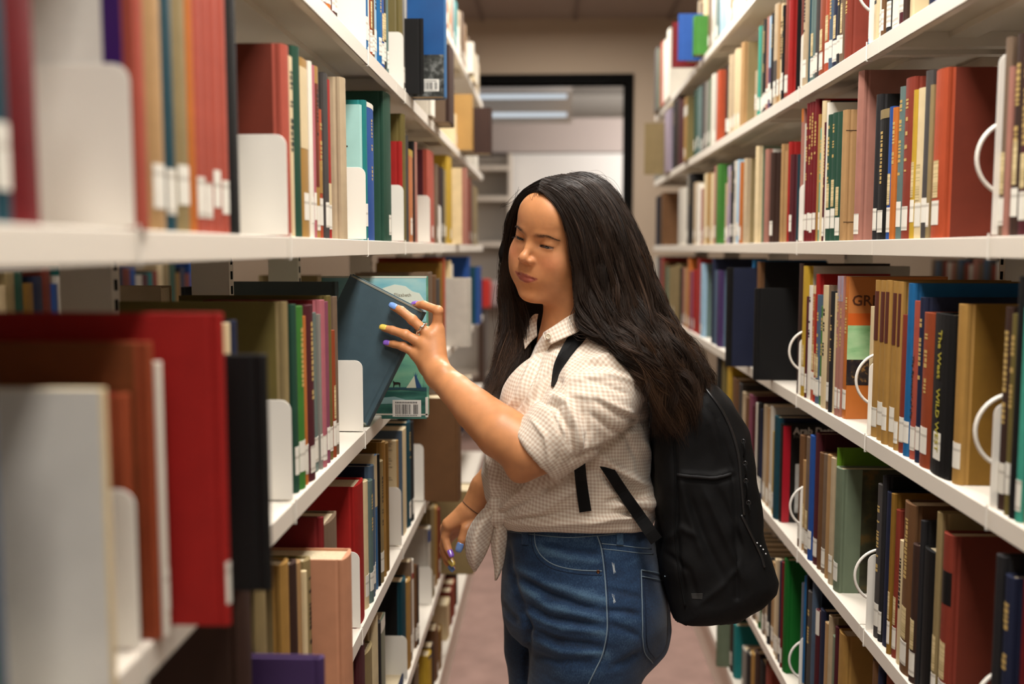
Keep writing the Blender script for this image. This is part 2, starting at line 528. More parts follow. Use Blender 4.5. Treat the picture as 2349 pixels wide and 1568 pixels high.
SPECIAL = {}
AT_BOOK = {}
ENDS = {(-1, 1, 836), (-1, 1, 920), (-1, 2, 1058), (-1, 0, 325), (-1, 0, 655), (-1, 0, 831), (-1, 0, 921), (-1, 0, 982), (-1, 0, 1007), (-1, -1, 302), (-1, -1, 663), (-1, -1, 1030), (-1, -2, 820), (-1, -2, 914), (-1, -2, 1052), (-1, -3, 925), (-1, -3, 984)}
def shelf_row(side, k, rows, inset=0.008, hold=None):
    """rows: 'x0 x1 ytop colour opts' per book, read off the photograph at the foot of the spine"""
    xf = XL if side < 0 else XR
    zt = ztop(k) + 0.0004
    items = []
    for line in rows.strip().split('\n'):
        for ent in line.split(','):
            p = ent.split()
            if not p:
                continue
            x0, x1, yt = float(p[0]), float(p[1]), float(p[2])
            colr, opts = p[3], p[4:]
            oh = next((float(o[1:]) / 1000 for o in opts if o[0] == 'o' and o[1:].replace('.', '').lstrip('-').isdigit()), None)
            jit = RNG.uniform(-0.003, 0.004)
            xs = xf + inset + jit if oh is None else xf - oh
            X = side * xs
            ya, yb = y_at(x0, X, zt), y_at(x1, X, zt)
            ya, yb = min(ya, yb), max(ya, yb)
            tq = next((float(o[1:]) / 1000 for o in opts if o[0] == 'k'), None)
            if tq:
                yb = ya + tq
            h = z_at(yt, X, ya * 0.7 + yb * 0.3) - zt
            h = min(max(h, 0.12), 0.306 if k < 2 else 0.34)
            items.append([ya, yb, X, h, colr, opts, x0])
    items.sort(key=lambda q: q[0])
    prev = -9
    done = []
    for it in items:
        ya, yb, X, h, colr, opts, x0 = it
        gap_ = 0.0040 if (side, k, int(x0)) in ENDS else 0.0006
        if ya < prev + gap_:
            yb += (prev + gap_ - ya) * 0.5
            ya = prev + gap_
        if gap_ > 0.001:
            AT_BOOK[(side, k, int(x0))] = ya - 0.0016
        yb = max(yb, ya + 0.009)
        if yb > (LEND if side < 0 else REND) + 0.02 and k < 2:
            yb = ya + 0.012
        prev = yb
        w = next((float(o[1:]) / 1000 for o in opts if o[0] == 'w' and o[1:].isdigit()), None)
        if w is None:
            w = min(max(0.70 * h + RNG.uniform(-0.008, 0.008), 0.115), 0.215)
            oh = xf - abs(X)
            if oh < 0.02:
                w = min(w, DEPTH - 0.015 - 0.008)
        o = make_book(side, X, ya, yb - ya, zt, h, w, colr, opts)
        done.append((o, ya, yb, h, colr, opts))
    names = [d[4].replace('-', ' ') for d in done]
    for i, (o, ya, yb, h, colr, opts) in enumerate(done):
        sp = next((q[2:] for q in opts if q.startswith('L:')), None)
        BOOKS.append(dict(o=o, side=side, k=k, i=i, n=len(done), y=ya, h=h, t=yb - ya, col=names[i], opts=opts,
                          a=names[i - 1] if i else None, b=names[i + 1] if i + 1 < len(done) else None, special=sp))
    return done

ROWS = {}
# the shelving she faces (spines from near to far)
ROWS[(-1, 2)] = '''1012 1020 -60 white n k22 p, 1021 1027 -50 brown, 1027 1037 -60 orange p, 1038 1042 -40 grey p, 1043 1050 3 teal, 1054 1057 25 beige p,
1059 1062 28 grey-brown, 1063 1066 52 brown, 1067 1070 55 tan p, 1071 1075 80 grey-brown, 1076 1079 100 beige p, 1080 1083 110 aqua p o12, 1084 1088 112 white o22 n w150 p, 1089 1092 122 cream p o12, 1093 1096 130 white p o18 n, 1097 1100 145 beige p'''
ROWS[(-1, 1)] = '''560 580 -300 tan, 580 600 -300 dark-green, 602 622 -300 maroon, 624 640 -280 grey, 642 668 -280 olive, 670 690 -260 brick-red, 692 712 -260 navy, 714 730 -250 tan, 731 739 -220 brown,
740 747 -230 brick-red t, 749 758 -220 orange b, 759 766 -200 maroon, 766 773 -200 dark-brown,
836 844 -170 bright-blue, 845 849 -160 white p, 850 854 -150 rust b, 855 859 -140 brown, 860 866 -140 light-blue p t, 866 873 -130 bright-blue t, 873 880 -120 blue b, 880 885 -110 charcoal b, 886 889 -100 grey-green,
920 924 -60 olive d c:olive, 925 930 -20 grey p, 931 936 -8 pale-grey p, 937 941 8 grey-brown p, 942 945 12 mustard, 967 971 35 black o35 n w150 k10, 
1018 1024 -45 bright-blue o79 n w205 d L:sky, 990 998 240 white o10 n w120, 1000 1006 246 brick-red p, 
1032 1043 108 dark-brown o45 c:grey-brown n w190, 1045 1049 262 cream p, 1050 1054 262 white p n, 1056 1060 264 orange p, 1062 1066 270 white p n o5,
1080 1086 213 golden o46 c:golden n w150 p, 1088 1092 300 pale-grey p, 1123 1128 245 dark-brown n o105 c:dark-brown w170, 1094 1097 330 white p'''
ROWS[(-1, 0)] = '''-120 -60 -200 dark-green, -58 -5 -140 slate-blue, -5 32 -120 dark-teal, 33 100 -60 dark-red n,
325 344 -130 salmon n o3 w200 c:silver L:lilac, 346 384 -110 tan, 386 408 -60 dark-teal d, 411 438 -40 khaki, 440 454 -60 orange n, 456 474 -160 salmon, 475 490 -160 salmon, 491 508 -160 salmon, 509 526 -160 salmon, 528 553 -110 black n,
655 669 102 salmon n w150 c:red-brown, 670 680 128 cream n t p, 681 693 106 dark-green n, 695 713 132 golden p s:cream:.5:.95, 714 722 138 white p, 723 728 148 pink p, 728 736 150 golden p t s:red-brown:.3:.9, 737 744 250 orange-red p t s:golden:.35:.6, 744 749 162 charcoal,
750 756 168 dark-grey, 757 764 182 red p s:cream:.1:.35, 787 797 178 beige n w160 c:beige,
831 835 240 aqua p n c:aqua w150 L:aqua, 835 842 227 teal, 843 861 236 blue t n s:white:.965:1.0, 884 900 208 dark-green w190,
921 924 324 red n w120 c:red, 925 932 262 olive n w165, 933 937 310 dark-grey n, 938 949 342 orange p s:yellow:.93:1, 950 952 324 black n, 953 957 326 dusty-pink n, 
982 998 346 salmon w130 c:maroon, 999 1006 376 grey-brown, 1007 1012 382 dark-brown, 1013 1018 384 charcoal, 1019 1023 390 khaki, 1026 1038 358 yellow, 1068 1073 386 dusty-pink n o34 c:cream w150, 1074 1080 408 brick-red, 1081 1086 420 grey-brown, 1087 1096 428 khaki'''
ROWS[(-1, -1)] = '''-100 -40 800 navy o10, -36 8 860 green o5, 9 34 860 slate-blue o5 p, 
262 272 892 cream o16 n c:silver w205 p L:pale, 302 346 905 rust c:crimson w160 k18, 364 370 785 rust c:sienna w215 n o4 k8 L:bigbrown, 378 394 832 white p o8 k9, 524 530 718 red c:red o52 w215 L:bigred, 616 622 814 black n c:black o62 w160 k14 L:bigblack, 545 556 735 navy n, 530 544 742 cream n p,
663 679 692 khaki n c:olive w230 k12 L:khaki, 680 687 698 dark-green, 687 700 703 green t, 700 708 726 orange p, 709 724 700 maroon t, 725 733 717 grey-green p, 733 738 722 grey p, 738 743 722 cream p, 743 750 688 pink c:dark-red, 751 757 692 mauve, 758 764 678 olive c:olive w230, 765 771 758 rust b, 772 778 680 grey-brown,
985 993 625 grey-brown n o30, 994 1002 632 brown n o30, 1003 1010 640 dark-grey n o26, 1011 1016 602 mustard c:mustard w200 n, 1017 1022 590 orange-red n, 1030 1034 597 cream n, 1035 1040 606 white p, 1074 1079 588 blue n, 1077 1081 638 pale-grey o62 c:pale-grey n w190, 1098 1105 612 blue c:dark-teal n o22 w170, 1106 1109 640 navy n'''
ROWS[(-1, -2)] = '''560 590 1240 dark-brown, 600 622 1262 khaki n c:khaki w170, 745 751 1508 purple n o70 c:purple w210 L:purple, 655 671 1292 golden c:khaki n w140, 672 686 1296 dark-brown, 687 697 1290 tan, 698 706 1320 cream n, 707 718 1284 khaki t c:olive, 719 726 1292 cream n, 727 740 1206 dark-red n w150 c:dark-red, 744 776 1204 grey-brown d n, 794 812 1276 pinkish-tan n w140 o38 c:pinkish-tan L:pinktan,
820 838 1110 red n w200 c:red, 839 846 1104 cream, 847 855 1106 grey-green t, 850 858 1073 slate-blue w180 c:navy, 859 862 1100 slate-blue, 863 868 1046 bright-blue n c:cream p s:cream:.62:1, 869 873 1044 black n, 874 880 1058 khaki t, 881 886 1013 golden w150 c:mustard n, 887 893 1016 mustard n,
914 917 1010 golden p n c:cream w140 L:textpage, 927 935 984 cream n p c:slate-blue w150, 936 943 968 dark-teal t, 944 950 968 charcoal, 
1052 1058 910 brown n o90 c:brown w160 L:bigbrown2, 1060 1066 1000 navy n o12, 1067 1071 1010 maroon n, 1072 1078 1004 navy n, 1079 1083 1040 white p'''
ROWS[(-1, -3)] = '''780 800 1500 brown, 800 818 1490 olive, 822 842 1480 maroon n, 843 858 1492 khaki n w150, 862 870 1415 cream n w150 c:tan, 871 876 1428 charcoal n, 877 888 1420 sage-green n p s:white:.9:1, 925 932 1330 dark-teal n c:black w200, 933 941 1338 golden n, 942 947 1290 grey-brown p, 948 951 1284 white p s:red:.8:.86, 952 955 1300 brown, 956 960 1302 dark-brown,
984 988 1210 pale-grey n c:pale-grey s:blue:.82:.97 w150, 990 997 1165 khaki, 998 1004 1165 golden n, 1005 1009 1170 brick-red, 1010 1014 1180 dark-grey, 1015 1020 1190 black n, 1086 1092 1120 khaki n c:khaki o95 w165 L:bigkhaki, 1040 1044 1340 grey, 1046 1050 1330 brown, 1052 1058 1328 white p'''
ROWS[(-1, -4)] = '''900 912 1540 dark-green, 914 930 1545 navy, 955 962 1530 grey-brown, 985 990 1500 yellow n c:yellow w150 s:navy:.93:1, 991 996 1480 dark-brown n, 1000 1006 1440 brown, 1008 1014 1445 mustard, 1026 1032 1455 cream n c:cream w150, 1034 1038 1440 brick-red n, 1040 1044 1420 rust n, 1046 1049 1380 dark-brown n'''
# the shelving behind her (written from far to near)
ROWS[(1, 2)] = '''1500 1508 110 dark-grey n o15, 1509 1513 106 sage-green n o20 p, 1514 1519 96 salmon n o10 p, 1520 1526 92 white p n o12, 1528 1534 66 white p n o10, 1540 1547 42 dark-red n o85 c:dark-red w150 k30, 1558 1562 22 blue n o80 w150 c:blue L:farblue, 1580 1587 40 tan n o40 w120, 1590 1597 33 green n o35 w120 c:green, 1600 1606 0 beige, 1607 1613 0 grey-brown, 1614 1622 -30 cream, 1623 1630 -40 grey-brown, 1632 1640 -50 pale-grey p, 1641 1650 -80 grey-green, 1651 1660 -80 light-blue p n, 1661 1671 -90 light-blue p n, 1672 1680 -100 orange p, 1681 1690 -100 white p s:orange:.3:.45, 1691 1700 -110 white p t, 1701 1712 -120 cream p, 1713 1720 -130 brick-red, 1721 1735 -150 grey-brown, 1737 1750 -160 navy, 1752 1770 -160 tan, 1772 1790 -170 grey'''
ROWS[(1, 1)] = '''1497 1501 300 grey n p, 1471 1480 280 khaki n o100 c:khaki w150 k24 L:farkhaki, 1523 1536 250 lilac n p o8, 1537 1541 236 grey-brown p, 1542 1549 232 black n t, 1550 1556 222 dark-brown n, 1557 1564 228 maroon n, 1566 1574 222 golden p c:olive o10 w150 s:white:.7:.86, 1590 1598 205 dark-green, 1599 1607 196 grey-green, 1608 1614 190 dark-grey, 1615 1621 186 grey p, 1622 1628 180 sage-green p, 1629 1634 170 white p, 1635 1641 168 pale-grey p, 1642 1650 162 orange-red c:rust n, 1665 1669 150 charcoal, 1670 1674 126 beige, 1675 1680 124 beige p, 1681 1688 112 cream p, 1689 1696 113 cream p, 1697 1703 97 tan n w150 c:khaki,
1731 1736 160 beige p, 1738 1743 58 turquoise, 1743 1747 60 sage-green p, 1748 1751 44 black t, 1751 1755 44 black, 1756 1760 38 dusty-pink, 1760 1766 36 light-blue p s:purple:.0:.45, 1767 1771 28 charcoal t, 1772 1781 8 beige s:dark-grey:.12:.45, 1782 1787 8 tan, 1788 1792 8 cream t, 1793 1798 8 black t, 1799 1805 -6 brick-red, 1806 1812 0 red n w180 c:black,
1835 1841 -60 red-brown n, 1841 1848 -60 beige t, 1848 1853 -60 grey, 1853 1858 -80 dark-teal n, 1858 1865 -70 grey-green b, 1865 1871 -70 grey-green, 1871 1877 -80 dark-grey, 1877 1890 -90 rust b, 1891 1900 -90 orange-red b, 1901 1909 -100 slate-blue t, 1909 1918 -90 navy b, 1918 1926 -90 charcoal t, 1927 1935 -80 grey-brown b, 1936 1945 -120 brick-red t n w150 c:brick-red,
1991 2002 -100 cyan s:white:.12:.42, 2003 2013 -110 cream p t n, 2014 2022 -110 white p t, 2023 2031 -120 brown, 2032 2042 -120 charcoal, 2043 2062 -140 white p, 2063 2073 -140 maroon, 2074 2083 -150 dark-brown n, 2084 2094 -150 cream c:cream n w190 p, 2131 2144 -170 navy, 2145 2160 -170 blue, 2161 2180 -170 grey-brown, 2182 2205 -180 brick-red'''
ROWS[(1, 0)] = '''1499 1506 452 navy n, 1507 1514 448 charcoal n, 1515 1521 442 brown n w150 c:brown, 1554 1562 431 pale-grey p n, 1563 1572 430 white p n, 1573 1577 400 grey p, 1578 1586 398 black n t, 1588 1595 418 beige p, 1596 1604 420 white p, 1605 1611 432 dusty-pink p, 1612 1618 398 cream p, 1619 1626 397 golden p, 1627 1634 397 cream p, 1635 1641 380 dusty-pink p, 1641 1650 377 green n w140 c:green, 1661 1665 420 beige p, 1666 1673 380 lilac t, 1674 1680 372 charcoal t, 1681 1688 368 pale-grey t, 1689 1692 366 light-blue, 1693 1698 372 orange p, 1699 1703 370 cream p, 1704 1709 363 beige n w150 c:khaki, 1730 1735 335 cream n w150 c:sage-green, 1752 1757 342 dusty-pink n c:pale-grey, 1765 1770 350 dark-brown w150 c:dark-brown, 1788 1791 330 tan c:tan n w180, 1797 1801 346 tan n, 1804 1808 325 red n w150 c:red, 1809 1813 354 maroon w160 c:dark-teal d,
1833 1837 248 dusty-pink s:orange:.9:1, 1838 1843 283 pale-grey p, 1844 1849 236 dark-red t, 1850 1855 234 dark-red t, 1856 1861 232 dark-red t, 1862 1868 227 dark-red t w120 c:red, 1869 1873 262 golden p n, 1874 1879 293 turquoise p t, 1880 1886 229 cream n w160 c:black, 1887 1892 278 maroon t, 1891 1897 232 white n p c:white w190,
1893 1902 262 dark-green b t, 1903 1913 258 dark-green b t, 1914 1924 256 dark-green b, 1925 1933 252 tan n w150 c:tan L:tanstring, 1957 1969 156 dusty-pink w205 c:dusty-pink L:dusty,
2000 2008 216 charcoal w150 c:black, 2009 2029 250 black t s:khaki:.93:1, 2031 2040 244 blue b, 2041 2052 244 orange n t, 2053 2063 198 grey-green t, 2065 2084 177 brick-red t, 2085 2094 205 yellow b, 2095 2109 201 cream b, 2111 2126 160 dark-grey, 2127 2131 192 khaki, 2132 2158 157 orange-red c:red-brown b w205 L:orange,
2287 2300 85 grey-brown b, 2301 2313 150 dusty-pink b n, 2314 2330 75 dark-brown b t, 2332 2350 72 maroon b t, 2352 2372 66 charcoal b t, 2374 2400 60 dark-brown b'''
ROWS[(1, -1)] = '''1500 1506 588 pale-grey p, 1507 1513 588 dark-grey, 1514 1519 590 red p n, 1520 1524 600 brown, 1526 1532 612 sage-green, 1533 1539 612 khaki, 1541 1549 610 khaki, 1550 1556 606 khaki n, 1558 1563 614 black n, 1565 1569 614 dusty-pink, 1570 1574 614 tan, 1575 1580 592 orange p, 1581 1586 622 mauve, 1588 1596 618 red, 1597 1602 592 red n p, 1605 1612 604 light-blue c:grey-green w150, 1632 1636 592 navy n c:navy w180, 1637 1642 620 slate-blue c:navy n, 1643 1650 620 purple n w120 c:slate-blue, 1661 1668 614 black n o62 c:navy w165 k28, 1722 1726 596 bright-blue n, 1733 1738 600 brown c:black n w180, 1722.5 1732 661 black n o44 c:black w175 k26 L:blackbook,
1827 1835 604 dark-brown n w190 c:dark-brown, 1836 1845 610 yellow c:pale-grey w220 b, 1846 1850 680 maroon, 1850 1857 655 white p n t, 1857 1864 655 orange-red p t b s:cream:.93:1, 1865 1869 628 red w150 c:red b, 1869 1876 676 slate-blue b t, 1877 1882 702 green p t, 1882 1893 655 cream p t n, 1894 1899 654 grey-brown, 1900 1906 668 charcoal t n, 1907 1912 672 cream p n, 1913 1920 633 dusty-pink p t s:lilac:.82:1, 1921 1928 633 dusty-pink p t s:lilac:.82:1, 1929 1937 634 orange p d c:orange w185 t L:gr,
1988 1996 703 cream p n, 1997 2009 642 golden L:vol, 2010 2022 643 golden L:vol, 2023 2036 643 golden L:vol, 2037 2048 645 golden L:vol, 2049 2058 646 golden L:vol, 2060 2070 722 brick-red, 2071 2084 650 bright-blue w230 c:bright-blue L:bluebig, 2085 2096 690 salmon L:removal, 2097 2106 682 navy w220 t c:navy, 2107 2132 718 rust t, 2133 2180 722 black w150 c:black L:wildwest, 2182 2200 698 golden c:mustard w175 L:khakibig,
2286 2300 704 dark-brown t, 2301 2312 720 olive t, 2313 2328 634 black n w200, 2330 2346 706 turquoise, 2348 2370 740 beige'''
ROWS[(1, -2)] = '''1640 1650 800 black n, 1652 1662 810 olive, 1664 1674 830 yellow n, 1676 1690 870 brown, 1692 1698 880 dark-grey, 1700 1706 900 beige, 1707 1714 912 brown, 1715 1722 906 mauve n w170 c:maroon, 1723 1728 930 maroon, 1729 1734 925 white p, 1735 1740 924 charcoal, 1741 1745 940 navy, 1746 1753 930 beige p, 1754 1760 936 tan p, 1761 1767 932 pale-grey p, 1768 1772 990 yellow p, 1773 1783 958 dark-teal n w170 c:navy, 1786 1791 972 black w200 c:black d n L:arab,
1830 1837 1000 brown, 1838 1843 1056 tan b, 1844 1853 1003 grey-brown b, 1854 1863 1002 blue, 1864 1873 994 maroon w190, 1874 1882 1040 brown n, 1883 1890 1042 grey-brown, 1891 1899 1044 tan n, 1900 1908 1052 beige, 1909 1912 1058 black n, 1913 1917 1029 lime-green n w210 c:lime-green L:lime, 1910 1922 1074 sage-green w185 c:sage-green L:sage,
2003 2013 1112 dark-grey t, 2014 2022 1093 charcoal w200 c:black, 2023 2034 1130 navy n, 2035 2043 1136 mustard b w190, 2044 2052 1170 brick-red b, 2053 2060 1240 cream n p t, 2061 2083 1156 brown b t, 2084 2098 1252 dark-brown b, 2099 2106 1196 charcoal n, 2107 2133 1264 black w130 c:black n L:blackfront, 2134 2146 1178 khaki b w180 c:khaki, 2148 2168 1226 brick-red b w210 c:red-brown s:black:.62:.8 L:bigbrick,
2268 2290 1284 charcoal n w200 c:charcoal o4, 2292 2320 1335 navy t o0, 2322 2350 1340 dark-red n, 2352 2390 1330 black'''
ROWS[(1, -3)] = '''1665 1672 1210 dark-teal n, 1674 1680 1215 white, 1682 1690 1230 dark-grey, 1692 1700 1240 black n, 1702 1712 1250 black, 1714 1722 1260 brown, 1724 1730 1270 grey-brown, 1732 1737 1280 cream p, 1738 1745 1290 emerald, 1746 1752 1290 grey-brown p, 1753 1759 1290 beige p, 1760 1765 1284 charcoal, 1766 1771 1290 tan p, 1772 1777 1284 cream p, 1778 1783 1286 beige p, 1784 1788 1288 navy, 1789 1793 1292 dark-red, 1794 1801 1283 emerald n w150 c:emerald L:emerald,
1831 1837 1340 slate-blue p n, 1838 1842 1322 bright-blue, 1843 1847 1315 black n w170, 1848 1855 1360 dark-grey t n, 1856 1864 1330 slate-blue n w180 c:navy, 1866 1874 1404 maroon s:white:.8:1, 1875 1884 1400 navy, 1885 1892 1432 tan n p, 1893 1900 1414 beige w170 c:khaki, 1901 1907 1460 sage-green n p, 1908 1914 1440 maroon n w170, 1915 1930 1454 golden n c:golden w205 L:golden,
1990 2003 1500 brown, 2004 2016 1490 navy, 2018 2040 1480 rust, 2042 2060 1470 charcoal'''
ROWS[(1, -4)] = '''1600 1606 1408 beige p, 1608 1613 1410 brown n, 1614 1618 1412 navy, 1640 1646 1395 sage-green n o28 c:sage-green w120 k26 L:farsage, 1668 1672 1400 dark-red n, 1674 1679 1405 dark-brown, 1681 1686 1432 teal n w130 c:teal L:farteal, 1700 1708 1490 grey, 1710 1718 1500 charcoal, 1720 1728 1500 golden, 1730 1738 1500 dark-brown, 1740 1750 1520 black, 1752 1764 1530 brick-red'''
for (sd, k), rows in ROWS.items():
    shelf_row(sd, k, rows)

# ---------------------------------------------------------------- bookends
NB = 0
def bookend(side, k, x, ytop, ring=False, depth=0.13, hide=0, label='', bx=None):
    """a steel plate standing on the shelf, its tongue hooked over the lip; x = front edge of the plate in the photograph"""
    xf = XL if side < 0 else XR
    X = side * (xf - 0.0022)
    zt = ztop(k)
    Y = AT_BOOK[(side, k, bx)] if bx else y_at(x, X, zt)
    h = z_at(ytop, X, Y) - zt
    root = empty('bookend', (X, Y, zt))
    tag(root, label, 'bookend', 'white steel bookends on the shelves')
    r = 0.014
    prof = [(0, 0.002), (depth, 0.002), (depth, h)]
    prof += [(r - r * math.sin(a), h - r + r * math.cos(a)) for a in [math.pi / 2 * q / 6 for q in range(7)]]
    b = MB().prism([(side * (u + 0.004), z) for u, z in prof], -0.0006, 0.0006, axis=1)
    bevel(b.build('plate', M_end, root), 0.0004, 1)
    b = MB().box(*sorted((0, side * 0.0016)), -0.0012, 0.0012, -LIP - 0.002, 0.004).box(*sorted((0, side * 0.012)), -0.0012, 0.0012, -LIP - 0.0025, -LIP - 0.001)
    b.build('hook', M_end, root)
    if ring:
        rr = 0.047
        c = (side * 0.030, 0.002, 0.098)
        pts = [(c[0] + rr * math.cos(a), c[1], c[2] + rr * math.sin(a)) for a in [2 * math.pi * q / 40 for q in range(40)]]
        MB().tube(pts, 0.0026, 8, closed=True).build('wire_ring', M_end, root, smooth=True)
    return root

bookend(-1, 1, 835, -150, bx=836, label='large white bookend plate on the second-highest shelf beside the bright blue books')
bookend(-1, 1, 925, 73, bx=920, label='white bookend against the olive book on the second-highest shelf')
bookend(-1, 2, 1056, 57, label='white bookend beside the teal book on the top shelf of the shelving she faces')
bookend(-1, 0, 322, 145, bx=325, depth=0.10, label='blurred white bookend in front of the pale lilac book cover')
bookend(-1, 0, 683, 308, bx=655, label='white bookend standing against the red brown book cover at eye level')
bookend(-1, 0, 836, 383, bx=831, label='white bookend in front of the aqua book at eye level')
bookend(-1, 0, 931, 424, bx=921, label='white bookend under the red book cover at eye level')
bookend(-1, 0, 988, 448, bx=982, label='small grey-white bookend before the maroon book cover at eye level')
bookend(-1, 0, 1025, 469, bx=1007, label='small white bookend before the yellow book at eye level')
bookend(-1, -1, 340, 1122, bx=302, depth=0.07, label='blurred bluish white bookend in front of the crimson and rust books')
bookend(-1, -1, 683, 917, bx=663, depth=0.10, label='white bookend in front of the khaki book on the chest-high shelf')
bookend(-1, -1, 839, 826, label='white bookend beside the book the young woman is tilting out')
bookend(-1, -1, 1028, 710, bx=1030, label='blurred white bookend behind her raised hand on the chest-high shelf')
bookend(-1, -2, 840, 1265, bx=820, label='white bookend behind the pinkish tan book on the waist-high shelf')
bookend(-1, -2, 930, 1117, bx=914, label='white bookend on the waist-high shelf below the printed cream book cover')
bookend(-1, -2, 990, 1018, bx=1052, label='white bookend beside the big brown book on the waist-high shelf')
bookend(-1, -3, 929, 1458, bx=925, label='white bookend in front of the black book on the knee-high shelf')
bookend(-1, -3, 990, 1300, bx=984, label='white bookend under the blue and grey book on the knee-high shelf')
bookend(1, 1, 1831, 74, label='white bookend beside the big black book on the second-highest shelf behind her')
bookend(1, 1, 1987, -60, True, label='white bookend with a wire ring before the brick red cover, second-highest shelf behind her')
bookend(1, 0, 1827, 422, label='white bookend in front of the teal picture book, eye-level shelf behind her')
bookend(1, 0, 2266, 122, True, label='white bookend with a wire ring before the rust cover, eye-level shelf behind her')
bookend(1, -1, 1826, 775, True, label='white bookend with a wire ring beside the protruding black book, chest-high shelf behind her')
bookend(1, -1, 1983, 830, True, label='white bookend with a wire ring over the green picture cover, chest-high shelf behind her')
bookend(1, -1, 2262, 925, True, label='white bookend with a wire ring before the wide tan cover, chest-high shelf behind her')
bookend(1, -2, 1828, 1115, True, label='white bookend with a wire ring before the black book titled in white, waist-high shelf')
bookend(1, -2, 1980, 1270, True, label='white bookend with a wire ring over the sage green book, waist-high shelf')
bookend(1, -2, 2262, 1490, True, label='white bookend with a wire ring over the brick red cover, waist-high shelf')
bookend(1, -3, 1826, 1460, True, label='white bookend with a wire ring before the emerald book, knee-high shelf')

# ---------------------------------------------------------------- printed covers and lettering
def find(key, side=None):
    return next(b for b in BOOKS if b['special'] == key and (side is None or b['side'] == side))

def cover_panel(bk, u0, u1, z0, z1, m, name='cover_print', off=0.0003):
    """a thin printed panel on the board that faces the camera (local y = 0), u measured from the spine, z as fractions of the height"""
    s, h = bk['side'], bk['h']
    return MB().box(*sorted((s * u0, s * u1)), -off, 0.0002, h * z0, h * z1).build(name, m, bk['o'])

def lettering(text, size, m, parent, mw, name='title_lettering', squeeze=1.0, bold=0.0):
    c = bpy.data.curves.new(name, 'FONT')
    c.body, c.size, c.extrude, c.offset = text, size, 0.0002, bold
    c.resolution_u = 2
    c.space_character = squeeze
    c.materials.append(m)
    tmp = bpy.data.objects.new(name, c)
    col.objects.link(tmp)
    me = bpy.data.meshes.new_from_object(tmp.evaluated_get(bpy.context.evaluated_depsgraph_get()))
    bpy.data.objects.remove(tmp)
    o = bpy.data.objects.new(name, me)
    col.objects.link(o)
    o.parent = parent
    o.matrix_local = mw
    return o

def cover_text(bk, text, u, z, size, m, right_edge=False, bold=0.0):
    # readable from the near side: the text's x axis runs along world +x
    s = bk['side']
    M = Matrix(((1, 0, 0, s * u), (0, 0, -1, -0.0006), (0, 1, 0, bk['h'] * z), (0, 0, 0, 1)))
    return lettering(text, size, m, bk['o'], M, bold=bold)

def spine_text(bk, text, z, size, m, bold=0.0):
    # reads downward on the spine, letters' tops toward the far side for the shelving behind her
    s, t = bk['side'], bk['t']
    u = spine_u(t, t / 2, True) - 0.0006
    if s > 0:
        M = Matrix(((0, 0, -1, u), (0, -1, 0, t / 2 + size * 0.35), (-1, 0, 0, bk['h'] * z), (0, 0, 0, 1)))
    else:
        M = Matrix(((0, 0, 1, -u), (0, 1, 0, t / 2 - size * 0.35), (-1, 0, 0, bk['h'] * z), (0, 0, 0, 1)))
    return lettering(text, size, m, bk['o'], M, bold=bold)

M_ink = mat('printing_ink', (34, 26, 24), 0.5)
M_inkw = mat('white_ink', (220, 216, 208), 0.5)
def noise_print(name, cols, scale=14, dist=0.0, stretch=(1, 1, 1)):
    """a printed picture made of soft colour fields"""
    m = mat(name, cols[0][1], 0.35)
    nt = m.node_tree
    tc = nt.nodes.new('ShaderNodeTexCoord')
    mp = nt.nodes.new('ShaderNodeMapping'); mp.inputs['Scale'].default_value = stretch
    n = nt.nodes.new('ShaderNodeTexNoise'); n.inputs['Scale'].default_value = scale; n.inputs['Detail'].default_value = 6; n.inputs['Distortion'].default_value = dist
    r = nt.nodes.new('ShaderNodeValToRGB')
    el = r.color_ramp.elements
    el[0].position, el[0].color = cols[0][0], (*srgb(cols[0][1]), 1)
    el[1].position, el[1].color = cols[-1][0], (*srgb(cols[-1][1]), 1)
    for p, c in cols[1:-1]:
        e = el.new(p); e.color = (*srgb(c), 1)
    nt.links.new(tc.outputs['Object'], mp.inputs[0]); nt.links.new(mp.outputs[0], n.inputs['Vector'])
    nt.links.new(n.outputs[0], r.inputs[0]); nt.links.new(r.outputs[0], nt.nodes['Principled BSDF'].inputs['Base Color'])
    return m

def barcode(parent, x0, x1, z0, z1, y, seed=3):
    """white panel with black bars; local coordinates of the parent"""
    p = MB().box(x0, x1, y - 0.0003, y, z0, z1).build('barcode_panel', mat('barcode_white', (236, 234, 226), 0.5), parent)
    r = random.Random(seed)
    b = MB()
    w = x1 - x0
    x = x0 + w * 0.10
    while x < x1 - w * 0.10:
        bw = w * r.choice((0.008, 0.012, 0.02, 0.026))
        if not (0.64 < (x - x0) / w < 0.70):
            b.box(x, x + bw, y - 0.0006, y - 0.0002, z0 + (z1 - z0) * 0.16, z0 + (z1 - z0) * 0.74)
        x += bw + w * r.choice((0.012, 0.018, 0.024))
    for i in range(14):
        xx = x0 + w * (0.10 + 0.056 * i)
        b.box(xx, xx + w * 0.03, y - 0.0006, y - 0.0002, z0 + (z1 - z0) * 0.80, z0 + (z1 - z0) * 0.90)
        b.box(xx, xx + w * 0.025, y - 0.0006, y - 0.0002, z0 + (z1 - z0) * 0.05, z0 + (z1 - z0) * 0.12)
    b.build('barcode_bars', M_ink, p)
    return p

